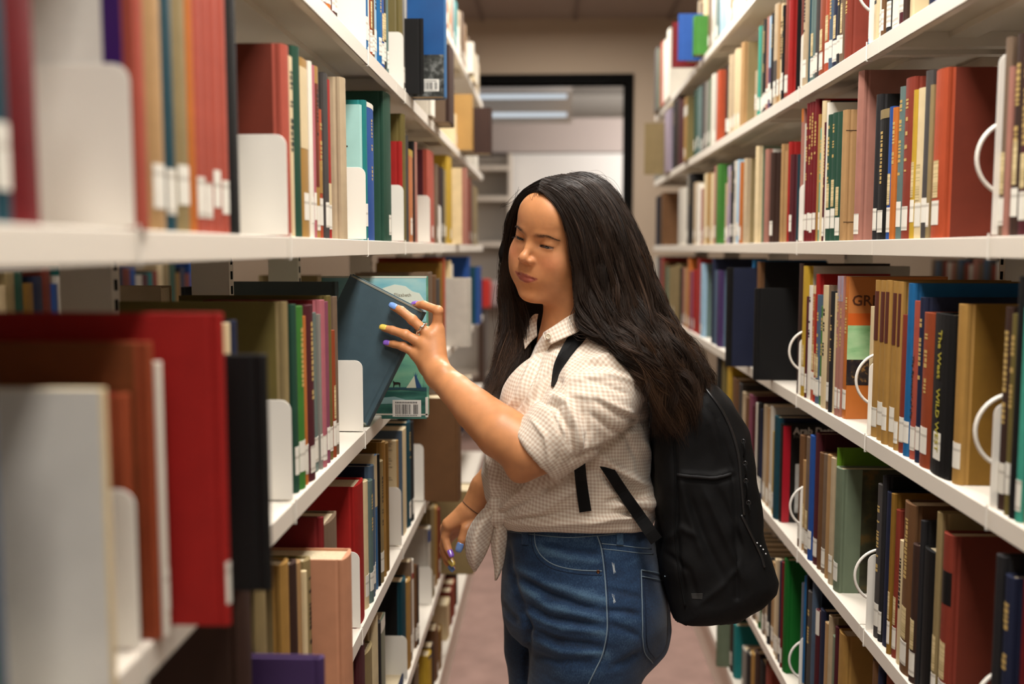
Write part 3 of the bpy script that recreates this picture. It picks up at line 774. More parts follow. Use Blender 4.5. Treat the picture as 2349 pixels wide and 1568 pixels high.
bk = find('lilac'); cover_panel(bk, 0.0106, 0.0264, 0.48, 1.0, mat('cover_violet', (52, 6, 92), 0.5), 'cover_panel')
bk = find('sky')
cover_panel(bk, 0.0, 0.2, 0.36, 1.0, noise_print('sky_print', [(0.3, (0, 60, 120)), (0.6, (6, 84, 150)), (0.75, (50, 110, 160))], 5), 'cover_print')
cover_panel(bk, 0.0, 0.2, 0.0, 0.36, noise_print('rock_print', [(0.35, (16, 18, 16)), (0.5, (60, 62, 58)), (0.62, (120, 122, 120)), (0.75, (40, 44, 36))], 60), 'cover_print', 0.00028)
barcode(bk['o'], -0.052, -0.012, 0.012, 0.040, -0.0003, 5)
bk = find('aqua')
cover_panel(bk, 0.03, 0.062, 0.3, 0.98, mat('print_tan', (196, 176, 132), 0.45), 'cover_panel')
b = MB(); r_ = random.Random(4)
for i, zz in enumerate((0.75, 0.72, 0.69, 0.62, 0.59, 0.50, 0.33, 0.30, 0.27, 0.24, 0.21)):
    L = r_.uniform(0.02, 0.04)
    x = 0.065
    while x > 0.065 - L:
        q = r_.uniform(0.003, 0.006)
        b.box(-x, -(x - q), -0.0007, -0.0003, bk['h'] * zz, bk['h'] * zz + 0.0022)
        x -= q + 0.0012
b.build('cover_lettering', M_ink, bk['o'])
bk = find('textpage')
b = MB()
for i, zz in enumerate((0.97, 0.95, 0.91, 0.83, 0.81, 0.78, 0.75, 0.65, 0.63, 0.55, 0.53, 0.50, 0.45, 0.44)):
    b.box(-0.03 - 0.001 * (i % 3), -0.012 - 0.003 * (i % 2), -0.0006, -0.0002, bk['h'] * zz, bk['h'] * zz + 0.0013)
b.build('cover_lettering', mat('grey_ink', (110, 100, 88), 0.6), bk['o'])
bk = find('gr')
cover_panel(bk, 0.0010, 0.183, 0.745, 0.995, mat('print_soft_orange', (190, 118, 62), 0.4), 'cover_panel', 0.0002)
cover_panel(bk, 0.0010, 0.183, 0.24, 0.66, noise_print('landscape_print', [(0.35, (110, 170, 110)), (0.5, (160, 204, 150)), (0.7, (190, 216, 170))], 10, 0, (1, 1, 3)), 'cover_print')
cover_panel(bk, 0.0010, 0.183, 0.24, 0.42, noise_print('thicket_print', [(0.4, (30, 26, 34)), (0.55, (52, 44, 40)), (0.66, (150, 110, 60)), (0.75, (60, 70, 50))], 70), 'cover_print', 0.0005)
cover_panel(bk, 0.0010, 0.183, 0.66, 0.745, mat('print_deep_orange', (206, 96, 34), 0.4), 'cover_panel')
cover_text(bk, 'GREAT', 0.007, 0.80, 0.028, mat('print_brown', (84, 44, 24), 0.5), bold=0.0004)
bk = find('arab')
cover_panel(bk, 0.0010, 0.019, 0.0, 0.985, mat('print_crimson', (160, 16, 34), 0.45), 'cover_panel')
cover_text(bk, 'Arab Detroit', 0.025, 0.905, 0.023, M_inkw, bold=0.0005)
cover_text(bk, 'From', 0.025, 0.862, 0.014, mat('ink_grey', (120, 116, 110), 0.5))
cover_panel(bk, 0.032, 0.12, 0.10, 0.60, noise_print('photo_print', [(0.35, (30, 30, 30)), (0.5, (190, 190, 186)), (0.7, (230, 228, 222))], 16), 'cover_print')
bk = find('removal'); spine_text(bk, 'The Removal of the', 0.66, 0.0125, M_ink)
bk = find('wildwest'); spine_text(bk, 'The West   WILD WEST', 0.90, 0.017, mat('print_yellow', (170, 158, 50), 0.5), bold=0.0002)
for bk in [b for b in BOOKS if b['special'] == 'vol']:
    t, h = bk['t'], bk['h']
    s = spine_strip(t, True, t * 0.16, t * 0.84, h * 0.62, h * 0.93, 0.0005)
    s.build('title_panel', mat('title_panel_brown', (84, 38, 26), 0.6), bk['o'])
bk = find('tanstring')
for zz in (0.14, 0.84):
    cover_panel(bk, 0.0, 0.148, zz, zz + 0.004, M_ink, 'tie_string', 0.0006)
bk = find('sage')
cover_panel(bk, 0.040, 0.183, 0.0, 1.0, noise_print('dark_picture_print', [(0.35, (34, 32, 24)), (0.55, (60, 60, 40)), (0.66, (96, 74, 34)), (0.75, (40, 50, 36))], 24), 'cover_print')

# ---------------------------------------------------------------- sculpting: distance fields meshed into one smooth surface
F4 = np.float32
def ln(v):
    return np.sqrt((v * v).sum(-1))
def smin(a, b, k):
    h = np.clip(0.5 + 0.5 * (b - a) / k, 0, 1)
    return b + (a - b) * h - k * h * (1 - h)
def smax(a, b, k):
    return -smin(-a, -b, k)
def ball(p, c, r):
    return ln(p - np.asarray(c, F4)) - r
def ell(p, c, r):
    q = (p - np.asarray(c, F4))
    r = np.asarray(r, F4)
    k0 = ln(q / r)
    k1 = ln(q / (r * r))
    return k0 * (k0 - 1) / np.maximum(k1, 1e-6)
def rc(p, a, b, r1, r2):
    a, b = np.asarray(a, F4), np.asarray(b, F4)
    ba = b - a
    t = np.clip(((p - a) @ ba) / max(float(ba @ ba), 1e-12), 0, 1)
    t2 = t[..., None]
    return ln(p - a - ba * t2) - (r1 + (r2 - r1) * t)
def chain(p, pts, rs, k=0.004):
    d = None
    for i in range(len(pts) - 1):
        e = rc(p, pts[i], pts[i + 1], rs[i], rs[i + 1])
        d = e if d is None else smin(d, e, k)
    return d
def boxed(p, lo, hi, fn, pad=0.03):
    """evaluate fn only inside a box; far outside it a plain box distance will do"""
    lo, hi = np.asarray(lo, F4), np.asarray(hi, F4)
    q = np.maximum(np.maximum(lo - p, p - hi), 0)
    d = ln(q) + pad * 0.5
    m = (q.max(-1) < pad)
    out = d.astype(F4)
    if m.any():
        out[m] = fn(p[m])
    return out

def mesh_field(fn, lo, hi, h, blk=8):
    """surface nets over a sparse set of blocks"""
    lo = np.asarray(lo, float)
    n = (np.ceil((np.asarray(hi, float) - lo) / h / blk).astype(int)) * blk + 1
    G = np.full(n, 1.0, F4)
    nb = (n - 1) // blk
    bi = np.stack(np.meshgrid(*[np.arange(q) for q in nb], indexing='ij'), -1).reshape(-1, 3)
    c = (lo + (bi + 0.5) * blk * h).astype(F4)
    d = np.concatenate([fn(c[i:i + 200000]) for i in range(0, len(c), 200000)])
    # sign of every block, then exact values where the surface may pass
    R = blk * h * 0.5 * 1.7321 * 1.35 + 0.004
    act = bi[np.abs(d) < R]
    ins = bi[(d <= -R)]
    for b in ins:
        s = b * blk
        G[s[0]:s[0] + blk + 1, s[1]:s[1] + blk + 1, s[2]:s[2] + blk + 1] = -1.0
    o = np.stack(np.meshgrid(*[np.arange(blk + 1)] * 3, indexing='ij'), -1).reshape(-1, 3)
    for i in range(0, len(act), 400):
        a = act[i:i + 400]
        idx = (a[:, None, :] * blk + o[None]).reshape(-1, 3)
        v = fn((lo + idx * h).astype(F4))
        G[idx[:, 0], idx[:, 1], idx[:, 2]] = v
    S = G < 0
    c = np.zeros(tuple(n - 1), np.uint8)
    for dx in (0, 1):
        for dy in (0, 1):
            for dz in (0, 1):
                c += S[dx:n[0] - 1 + dx, dy:n[1] - 1 + dy, dz:n[2] - 1 + dz]
    cells = np.argwhere((c > 0) & (c < 8))
    vid = np.full(tuple(n - 1), -1, np.int32)
    vid[cells[:, 0], cells[:, 1], cells[:, 2]] = np.arange(len(cells))
    acc = np.zeros((len(cells), 3)); cnt = np.zeros(len(cells))
    corner = [(a, b, c_) for a in (0, 1) for b in (0, 1) for c_ in (0, 1)]
    for p in corner:
        for ax in range(3):
            if p[ax]:
                continue
            q = list(p); q[ax] = 1
            i0 = cells + p; i1 = cells + q
            g0 = G[i0[:, 0], i0[:, 1], i0[:, 2]]; g1 = G[i1[:, 0], i1[:, 1], i1[:, 2]]
            m = (g0 < 0) != (g1 < 0)
            t = np.where(m, g0 / np.where(m, g0 - g1, 1), 0)
            pt = np.array(p, float)[None] + np.zeros((len(cells), 3)); pt[:, ax] = t
            acc[m] += pt[m]; cnt[m] += 1
    V = lo + (cells + acc / cnt[:, None]) * h
    Fs = []
    for ax in range(3):
        u, w = [(1, 2), (2, 0), (0, 1)][ax]
        sl0 = [slice(1, n[k] - 1) for k in range(3)]; sl1 = list(sl0)
        sl0[ax] = slice(0, n[ax] - 1); sl1[ax] = slice(1, n[ax])
        A, B = S[tuple(sl0)], S[tuple(sl1)]
        e = np.argwhere(A != B)
        sgn = A[e[:, 0], e[:, 1], e[:, 2]]
        off = np.array([1, 1, 1]); off[ax] = 0
        e = e + off
        def cell(du, dw):
            q = e.copy(); q[:, u] += du; q[:, w] += dw
            return vid[q[:, 0], q[:, 1], q[:, 2]]
        quad = np.stack([cell(-1, -1), cell(0, -1), cell(0, 0), cell(-1, 0)], 1)
        quad[~sgn] = quad[~sgn][:, ::-1]
        Fs.append(quad)
    Fa = np.concatenate(Fs)
    Fa = Fa[(Fa >= 0).all(1)]
    return V, Fa

def smooth_verts(V, Fa, it=2, lam=0.5):
    n = len(V)
    a = Fa.ravel(); b = np.roll(Fa, -1, 1).ravel()
    deg = np.bincount(a, minlength=n) + np.bincount(b, minlength=n)
    for _ in range(it):
        s = np.zeros((n, 3))
        for k in range(3):
            s[:, k] = np.bincount(a, V[b, k], n) + np.bincount(b, V[a, k], n)
        V = V + lam * (s / np.maximum(deg, 1)[:, None] - V)
    return V

def vnormals(V, Fa):
    fn = np.cross(V[Fa[:, 2]] - V[Fa[:, 0]], V[Fa[:, 3]] - V[Fa[:, 1]])
    N = np.zeros_like(V)
    for k in range(4):
        for j in range(3):
            N[:, j] += np.bincount(Fa[:, k], fn[:, j], len(V))
    return N / np.maximum(ln(N), 1e-12)[:, None]

def np_mesh(name, V, Fa, m, parent=None, smooth=True, attrs=None, uv=None):
    me = bpy.data.meshes.new(name)
    nv, nf, k = len(V), len(Fa), Fa.shape[1]
    me.vertices.add(nv); me.vertices.foreach_set('co', np.asarray(V, F4).ravel())
    me.loops.add(nf * k); me.loops.foreach_set('vertex_index', Fa.astype(np.int32).ravel())
    me.polygons.add(nf); me.polygons.foreach_set('loop_start', np.arange(0, nf * k, k, dtype=np.int32))
    me.polygons.foreach_set('use_smooth', np.full(nf, smooth))
    me.update(calc_edges=True)
    me.materials.append(m)
    for an, av in (attrs or {}).items():
        at = me.attributes.new(an, 'FLOAT_VECTOR' if av.ndim == 2 else 'FLOAT', 'POINT')
        at.data.foreach_set('vector' if av.ndim == 2 else 'value', np.asarray(av, F4).ravel())
    o = bpy.data.objects.new(name, me)
    if parent is not None:
        o.parent = parent
    col.objects.link(o)
    return o

def project(V):
    """pixel coordinates of world points"""
    q = V - np.array([0, 0, EYE])
    f = q @ CF
    return np.stack([CX + FPX * (q @ CR) / f, CY - FPX * (q @ CU) / f], 1)

def seg_dist(P, pts):
    """distance of pixels from a polyline, and the position along it 0..1"""
    pts = np.asarray(pts, float)
    L = np.r_[0, np.cumsum(ln(np.diff(pts, axis=0)))]
    best = np.full(len(P), 1e9); tt = np.zeros(len(P)); sd = np.zeros(len(P))
    for i in range(len(pts) - 1):
        a, b = pts[i], pts[i + 1]
        ba = b - a
        t = np.clip(((P - a) @ ba) / (ba @ ba), 0, 1)
        q = P - a - ba * t[:, None]
        d = ln(q)
        m = d < best
        best[m] = d[m]
        tt[m] = (L[i] + t[m] * (L[i + 1] - L[i])) / L[-1]
        cr = (ba[0] * q[:, 1] - ba[1] * q[:, 0])
        sd[m] = np.sign(cr[m])
    return best, tt, sd

def folds(V, N, lst, camside=True):
    """cloth folds: (points in the photograph, height in mm, half-width in pixels) raised on the side turned to the aisle"""
    P = project(V)
    d = np.zeros(len(V))
    for pts, amp, wd in lst:
        b, t, s = seg_dist(P, pts)
        m = b < wd * 3
        fade = np.clip(np.minimum(t, 1 - t) * 6, 0, 1)
        d[m] += (amp / 1000 * np.exp(-(b[m] / wd) ** 2) * (0.25 + 0.75 * fade[m]))
    if camside:
        d *= np.clip(-N[:, 1] * 2.0 + 0.4, 0, 1)
    return V + N * d[:, None]

def noise3(V, f, seed=0, n=28):
    """smooth pseudo-noise from a few plane waves"""
    r = np.random.RandomState(seed)
    o = np.zeros(len(V))
    for i in range(n):
        k = r.normal(size=3); k *= f * r.uniform(0.6, 1.5) / np.linalg.norm(k)
        o += np.sin(V @ k + r.uniform(0, 6.28))
    return o / math.sqrt(n)

def catmull(pts, m):
    P = np.asarray(pts, float)
    P = np.vstack([2 * P[0] - P[1], P, 2 * P[-1] - P[-2]])
    L = np.r_[0, np.cumsum(ln(np.diff(P[1:-1], axis=0)))]
    u = np.linspace(0, L[-1], m)
    out = np.zeros((m, P.shape[1]))
    for j, x in enumerate(u):
        i = min(max(np.searchsorted(L, x, 'right') - 1, 0), len(L) - 2)
        t = (x - L[i]) / (L[i + 1] - L[i])
        a, b, c, d = P[i:i + 4]
        out[j] = 0.5 * ((2 * b) + (c - a) * t + (2 * a - 5 * b + 4 * c - d) * t * t + (3 * b - a - 3 * c + d) * t ** 3)
    return out

def bvh_of(o):
    me = o.data
    n = len(me.vertices)
    v = np.zeros(n * 3, F4); me.vertices.foreach_get('co', v)
    return BVHTree.FromPolygons([tuple(q) for q in v.reshape(-1, 3)], [tuple(p.vertices) for p in me.polygons])

def cast(bvh, x, y, default_Y=1.68):
    d = CF + CR * ((x - CX) / FPX) + CU * ((CY - y) / FPX)
    loc, nr, i, dist = bvh.ray_cast(Vector((0, 0, EYE)), Vector(d).normalized())
    if loc is None:
        return np.array(pix(x, y, default_Y)), np.array([0, -1, 0.0])
    n = np.array(nr)
    if n @ d > 0:
        n = -n
    return np.array(loc), n

def ribbon_on(bvh, pts, widths, off, thick, name, m, parent, step=8, default_Y=1.68, bulge=0.0, fit=0.0):
    """a strap lying on a surface along a line read off the photograph"""
    C = catmull(pts, max(6, int(ln(np.diff(np.asarray(pts, float), axis=0)).sum() / step)))
    W = np.interp(np.linspace(0, 1, len(C)), np.linspace(0, 1, len(widths)), widths)
    T = np.gradient(C, axis=0); T /= ln(T)[:, None]
    S = np.stack([-T[:, 1], T[:, 0]], 1)
    nc = 7
    top = np.zeros((len(C), nc, 3)); bot = np.zeros_like(top)
    cen = [cast(bvh, *c, default_Y) for c in C]
    Yc = np.array([c[0][1] for c in cen])
    if fit:
        tt = np.linspace(0, 1, len(C)); mk = tt >= fit
        near = np.array([min(cast(bvh, *(C[i] + S[i] * W[i] * a), Yc[i])[0][1] for a in (-.5, -.25, 0, .25, .5)) for i in range(len(C))])
        pf = np.polyval(np.polyfit(tt[mk], near[mk], 1), tt)
        Yc = np.maximum(near, pf - 0.024)
        Yc = np.array([Yc[max(0, i - 2):i + 3].min() for i in range(len(Yc))])
    for _ in range(4):
        Yc = np.convolve(np.r_[Yc[0], Yc, Yc[-1]], [.25, .5, .25], 'valid')
    for i in range(len(C)):
        for j in range(nc):
            a = (j / (nc - 1) - 0.5)
            q = C[i] + S[i] * W[i] * a
            loc, n = cast(bvh, q[0], q[1], Yc[i])
            e = bulge * (1 - 4 * a * a)
            loc = pix(q[0], q[1], Yc[i] + (0 if fit else float(np.clip(loc[1] - Yc[i], -0.006, 0.008))) - off - e)
            top[i, j] = loc
            bot[i, j] = loc + np.array([0, thick + e, 0])
    V = np.concatenate([top.reshape(-1, 3), bot.reshape(-1, 3)])
    k = len(C) * nc
    f = []
    for i in range(len(C) - 1):
        for j in range(nc - 1):
            a = i * nc + j
            f.append((a, a + 1, a + nc + 1, a + nc)); f.append((k + a, k + a + nc, k + a + nc + 1, k + a + 1))
        for j in (0, nc - 1):
            a = i * nc + j
            f.append((a, a + nc, k + a + nc, k + a) if j == 0 else (a, k + a, k + a + nc, a + nc))
    for i in (0, len(C) - 1):
        for j in range(nc - 1):
            a = i * nc + j
            f.append((a, k + a, k + a + 1, a + 1))
    return np_mesh(name, V, np.array(f), m, parent, smooth=False)

# ---------------------------------------------------------------- the young woman
person = empty('person', (0.06, 1.83, 0))
tag(person, 'young woman with long dark wavy hair, checked shirt and blue jeans tilting out a book', 'person')
PINV = Matrix.Translation((-0.06, -1.83, 0))
def mine(o):
    o.parent = person
    o.matrix_parent_inverse = PINV
    return o

def rotm(yaw, pitch, roll):
    cy, sy = math.cos(yaw), math.sin(yaw)
    c, s = math.cos(pitch), math.sin(pitch)
    a, b = math.cos(roll), math.sin(roll)
    return np.array([[cy, -sy, 0], [sy, cy, 0], [0, 0, 1]]) @ np.array([[1, 0, 0], [0, c, -s], [0, s, c]]) @ np.array([[a, 0, b], [0, 1, 0], [-b, 0, a]])
HS = 0.955
HR = rotm(math.radians(140.0), math.radians(-7.0), math.radians(-14.5))
HO = np.array([0.0175, 1.80, EYE + 0.0195])
def to_head(p):
    return ((p - HO.astype(F4)) @ HR.astype(F4)) / F4(HS)       # R is orthonormal: p @ R = R^T p
def head_pt(l):
    return HO + HR @ (np.asarray(l, float) * HS)

EYE_C, EYE_R = (0.0318, 0.0664, 0.0040), 0.0146
def face_field(P):
    p = to_head(P)
    q = p.copy(); q[..., 0] = np.abs(q[..., 0])                  # the face is symmetric
    d = ell(q, (0, -0.012, 0.034), (0.0745, 0.094, 0.084))
    d = smin(d, ell(q, (0, 0.022, -0.022), (0.0645, 0.0660, 0.082)), 0.03)
    d = smin(d, rc(q, (0.050, -0.002, -0.050), (0.020, 0.056, -0.096), 0.0175, 0.0155), 0.035)   # jaw
    d = smin(d, ell(q, (0, 0.068, -0.101), (0.021, 0.0170, 0.0145)), 0.016)              # chin
    d = smin(d, ell(q, (0.040, 0.052, -0.030), (0.025, 0.025, 0.024)), 0.022)            # cheek
    d = smin(d, ell(p, (0.0385, 0.0525, -0.058), (0.0240, 0.0250, 0.032)), 0.022)
    d = smin(d, ell(p, (-0.0400, 0.0480, -0.054), (0.0215, 0.0225, 0.030)), 0.022)
    d = smin(d, ell(q, (0.0, 0.066, 0.050), (0.042, 0.022, 0.034)), 0.03)                # forehead
    d = smin(d, rc(q, (0.018, 0.0800, 0.0175), (0.040, 0.066, 0.0205), 0.0055, 0.0050), 0.014)   # brow ridge
    # eye hollow
    d = smax(d, -ell(q, (0.0305, 0.0965, 0.003), (0.021, 0.0185, 0.0125)), 0.010)
    # nose
    d = smin(d, chain(q, [(0, 0.0795, 0.008), (0, 0.0880, -0.008), (0, 0.0975, -0.0215)], [0.0060, 0.0062, 0.0074], 0.004), 0.008)
    d = smin(d, ball(q, (0, 0.0998, -0.0262), 0.0088), 0.005)
    d = smin(d, ell(q, (0.0108, 0.0905, -0.0300), (0.0070, 0.0095, 0.0062)), 0.0050)
    d = smin(d, ell(q, (0, 0.0935, -0.0338), (0.0042, 0.008, 0.004)), 0.004)
    d = smax(d, -ell(q, (0.0068, 0.0945, -0.0375), (0.0034, 0.0052, 0.0028)), 0.0022)    # nostril
    # muzzle and lips
    d = smin(d, ell(q, (0, 0.0670, -0.060), (0.037, 0.0220, 0.026)), 0.018)
    d = smax(d, -rc(q, (0, 0.0925, -0.042), (0, 0.0950, -0.0515), 0.0020, 0.0024), 0.004)  # philtrum
    d = smin(d, chain(q, [(0.0, 0.0888, -0.0602), (0.0055, 0.0888, -0.0592), (0.015, 0.0848, -0.0600), (0.0290, 0.0745, -0.0596)], [0.0030, 0.0030, 0.0027, 0.0013], 0.003), 0.0035)
    d = smin(d, chain(q, [(0.0, 0.0877, -0.0688), (0.011, 0.0858, -0.0680), (0.0286, 0.0732, -0.0604)], [0.0050, 0.0044, 0.0014], 0.003), 0.0035)
    d = smax(d, -chain(q, [(0.0, 0.0950, -0.0635), (0.012, 0.0905, -0.0633), (0.0288, 0.0782, -0.0606)], [0.0013, 0.0013, 0.0012], 0.002), 0.0016)
    d = smax(d, -ell(q, (0, 0.0945, -0.0830), (0.016, 0.007, 0.0045)), 0.008)              # under the lip
    # lids over the eyeball, lowered
    ec = np.asarray(EYE_C, F4)
    e = q - ec
    r = ln(e)
    az = np.arctan2(e[..., 0], np.maximum(e[..., 1], 1e-5))
    el = np.arctan2(e[..., 2], np.sqrt(e[..., 0] ** 2 + e[..., 1] ** 2))
    cen = math.radians(-15) + 0.04 * az
    half = math.radians(9.2) * (1 - (az / math.radians(66)) ** 2)
    opening = (half - np.abs(el - cen)) * EYE_R
    lid = r - (EYE_R + 0.0014 + 0.0006 * np.clip((el - cen) / 0.5, -1, 1))
    lid = smax(lid, -0.15 * e[..., 1] + 0.0002, 0.003)
    d = smin(d, lid, 0.0045)
    d = np.where(r < EYE_R + 0.006, smax(d, np.minimum(opening, EYE_R + 0.0045 - r + 0.0), 0.0012), d)
    # ear
    d = smin(d, ell(q, (0.0745, -0.010, -0.012), (0.006, 0.016, 0.028)), 0.006)
    return d * F4(HS)

def P3(x, y, Y):
    return tuple(pix(x, y, Y))
def px(r, Y):
    return r * Y / FPX
NECK = [P3(1300, 650, 1.80), P3(1318, 740, 1.82), P3(1345, 820, 1.85)]
def neck_field(p):
    d = chain(p, NECK, [0.050, 0.049, 0.062], 0.02)
    # collar bones and shoulders under the shirt
    d = smin(d, chain(p, [P3(1415, 835, 1.71), P3(1345, 815, 1.83), P3(1290, 830, 1.99)], [0.045, 0.055, 0.045], 0.02), 0.04)
    d = smin(d, chain(p, [P3(1345, 820, 1.85), P3(1320, 1000, 1.84), P3(1325, 1150, 1.84)], [0.09, 0.10, 0.10], 0.03), 0.05)
    return d
ELB = P3(1196, 1046, 1.635)
WR = P3(1006, 858, 1.745)
def larm_field(p):
    d = chain(p, [P3(1415, 850, 1.70), P3(1300, 970, 1.650), P3(1236, 1024, 1.640)], [0.045, 0.045, 0.0460], 0.004)
    d = smin(d, chain(p, [P3(1214, 1032, 1.637), P3(1150, 991, 1.655), P3(1089, 938, 1.690), P3(1044, 894, 1.715), WR], [0.0460, 0.0445, 0.0365, 0.0290, 0.0240], 0.003), 0.006)
    d = smin(d, ball(p, P3(1190, 1082, 1.634), 0.0165), 0.025)      # point of the elbow
    d = smin(d, ball(p, P3(1016, 852, 1.728), 0.0135), 0.012)     # wrist bone
    return d
HY = 1.768
K = {'i': P3(1002, 757, HY + 0.012), 'm': P3(988, 772, HY + 0.002), 'r': P3(972, 790, HY - 0.002), 'p': P3(957, 812, HY + 0.002)}
FING = {   # joints from the knuckle to the tip, with radii
 'i': ([K['i'], P3(1005, 712, HY + 0.006), P3(972, 699, HY + 0.020), P3(953, 699, HY + 0.036)], [0.0098, 0.0084, 0.0076, 0.0064]),
 'm': ([K['m'], P3(946, 733, HY + 0.004), P3(920, 712, HY + 0.008), P3(902, 703, HY + 0.013)], [0.0100, 0.0088, 0.0080, 0.0066]),
 'r': ([K['r'], P3(930, 767, HY - 0.002), P3(900, 757, HY + 0.006), P3(880, 752, HY + 0.013)], [0.0098, 0.0086, 0.0076, 0.0062]),
 'p': ([K['p'], P3(924, 794, HY + 0.000), P3(904, 789, HY + 0.008), P3(888, 787, HY + 0.013)], [0.0090, 0.0077, 0.0068, 0.0056])}
def lhand_field(p):
    w = P3(1003, 853, HY - 0.012)
    d = rc(p, w, P3(1008, 862, HY - 0.02), 0.0235, 0.0235)
    for k, r in (('i', 0.0145), ('m', 0.0145), ('r', 0.0140), ('p', 0.0135)):
        d = smin(d, rc(p, (np.array(w) * 0.75 + np.array(K[k]) * 0.25), K[k], 0.0185, r), 0.010)
    for k in 'imrp':
        d = smin(d, ball(p, np.array(K[k]) + np.array([0, -0.0035, 0.001]), 0.0098), 0.006)
    for k in 'imrp':
        pts, rs = FING[k]
        f = chain(p, pts, rs, 0.0025)
        f = smin(f, ball(p, pts[1], rs[1] * 1.06), 0.003)
        d = smin(d, f, 0.0045)
    # thumb passes behind the book
    d = smin(d, chain(p, [P3(982, 842, HY + 0.004), P3(964, 812, HY + 0.030), P3(948, 770, HY + 0.062), P3(938, 742, HY + 0.066)], [0.017, 0.0125, 0.0100, 0.0082], 0.004), 0.010)
    return d
RY_ = 2.02
RF = {'t': ([P3(1086, 1196, RY_ - 0.01), P3(1069, 1212, RY_ - 0.022), P3(1061, 1236, RY_ - 0.026), P3(1055, 1254, RY_ - 0.026)], [0.0150, 0.0108, 0.0098, 0.0086]),
 'i': ([P3(1030, 1202, RY_ - 0.004), P3(1021, 1232, RY_ - 0.002), P3(1027, 1256, RY_ - 0.010), P3(1034, 1272, RY_ - 0.020)], [0.0105, 0.0092, 0.0080, 0.0068]),
 'm': ([P3(1025, 1212, RY_ + 0.014), P3(1018, 1250, RY_ + 0.016), P3(1026, 1276, RY_ + 0.008), P3(1038, 1292, RY_ - 0.002)], [0.0105, 0.0092, 0.0080, 0.0068]),
 'r': ([P3(1026, 1222, RY_ + 0.030), P3(1018, 1264, RY_ + 0.032), P3(1026, 1288, RY_ + 0.024), P3(1038, 1304, RY_ + 0.014)], [0.0100, 0.0088, 0.0076, 0.0064]),
 'p': ([P3(1030, 1230, RY_ + 0.044), P3(1022, 1262, RY_ + 0.046), P3(1026, 1280, RY_ + 0.040), P3(1036, 1290, RY_ + 0.034)], [0.0090, 0.0078, 0.0068, 0.0058])}
RW = P3(1082, 1170, RY_)
def rarm_field(p):
    d = chain(p, [P3(1290, 850, 1.985), P3(1230, 980, 2.03), P3(1165, 1072, 2.03)], [0.05, 0.045, 0.042], 0.004)
    d = smin(d, chain(p, [P3(1165, 1072, 2.03), P3(1118, 1122, 2.025), RW], [0.042, 0.037, 0.0255], 0.004), 0.006)
    for k, r in (('i', 0.0150), ('m', 0.0150), ('r', 0.0145), ('p', 0.0130)):
        d = smin(d, rc(p, np.array(RW) * 0.8 + np.array(RF[k][0][0]) * 0.2, RF[k][0][0], 0.021, r), 0.010)
    for k in 'timrp':
        f = chain(p, *RF[k], 0.0025)
        d = smin(d, f, 0.004)
    return d
def bounds(pts, r):
    a = np.array(pts)
    return a.min(0) - r, a.max(0) + r
_hb = (HO - 0.125, HO + 0.125)
_nb = bounds(NECK + [P3(1415, 835, 1.71), P3(1290, 830, 1.99), P3(1325, 1150, 1.84)], 0.11)
_la = bounds([P3(1415, 850, 1.70), P3(1300, 965, 1.645), ELB, WR], 0.055)
_lh = bounds([q for k in FING for q in FING[k][0]] + [P3(1008, 862, HY - 0.02), P3(938, 742, HY + 0.066)], 0.03)
_ra = bounds([P3(1290, 850, 1.985), P3(1165, 1072, 2.03), RW] + [q for k in RF for q in RF[k][0]], 0.055)
def body_field(p):
    d = boxed(p, *_hb, face_field)
    d = smin(d, boxed(p, *_nb, neck_field), 0.018)
    la = smin(boxed(p, *_la, larm_field), boxed(p, *_lh, lhand_field), 0.012)
    d = smin(d, la, 0.02)
    return smin(d, boxed(p, *_ra, rarm_field), 0.02)

def skin_material():
    m = mat('skin', (196, 132, 96), 0.46, 0.10, 700, spec=0.42)
    nt = m.node_tree
    b = nt.nodes['Principled BSDF']
    b.inputs['Subsurface Weight'].default_value = 0.12
    b.inputs['Subsurface Radius'].default_value = (0.006, 0.0025, 0.0012)
    b.inputs['Subsurface Scale'].default_value = 1.0
    def att(n):
        a = nt.nodes.new('ShaderNodeAttribute'); a.attribute_name = n
        return a.outputs['Fac']
    prev = None
    base = (*srgb((204, 141, 94)), 1)
    for i, (an, c) in enumerate((('blush', (206, 126, 92)), ('lips', (164, 88, 74)), ('brow', (74, 46, 32)), ('lash', (36, 21, 16)))):
        mx = nt.nodes.new('ShaderNodeMix'); mx.data_type = 'RGBA'
        if prev is None:
            mx.inputs['A'].default_value = base
        else:
            nt.links.new(prev, mx.inputs['A'])
        mx.inputs['B'].default_value = (*srgb(c), 1)
        nt.links.new(att(an), mx.inputs['Factor'])
        prev = mx.outputs['Result']
    tcn = nt.nodes.new('ShaderNodeTexCoord'); nz = nt.nodes.new('ShaderNodeTexNoise'); nz.inputs['Scale'].default_value = 55; nz.inputs['Detail'].default_value = 6
    nt.links.new(tcn.outputs['Object'], nz.inputs['Vector'])
    mr = nt.nodes.new('ShaderNodeMapRange'); mr.inputs[1].default_value, mr.inputs[2].default_value, mr.inputs[3].default_value, mr.inputs[4].default_value = 0.3, 0.7, 0.93, 1.07
    nt.links.new(nz.outputs[0], mr.inputs[0])
    vm = nt.nodes.new('ShaderNodeVectorMath'); vm.operation = 'SCALE'
    nt.links.new(prev, vm.inputs[0]); nt.links.new(mr.outputs[0], vm.inputs['Scale']); nt.links.new(vm.outputs[0], b.inputs['Base Color'])
    return m
M_skin = skin_material()
lo = np.minimum.reduce([_hb[0], _nb[0], _la[0], _lh[0], _ra[0]])
hi = np.maximum.reduce([_hb[1], _nb[1], _la[1], _lh[1], _ra[1]])
V, Fa = mesh_field(body_field, lo, hi, 0.0019)
V = smooth_verts(V, Fa, 1, 0.35)
L = to_head(V.astype(F4)).astype(float)
ax = np.abs(L[:, 0])
def gauss(*t):
    return np.exp(-sum(((a - c) / w) ** 2 for a, c, w in t))
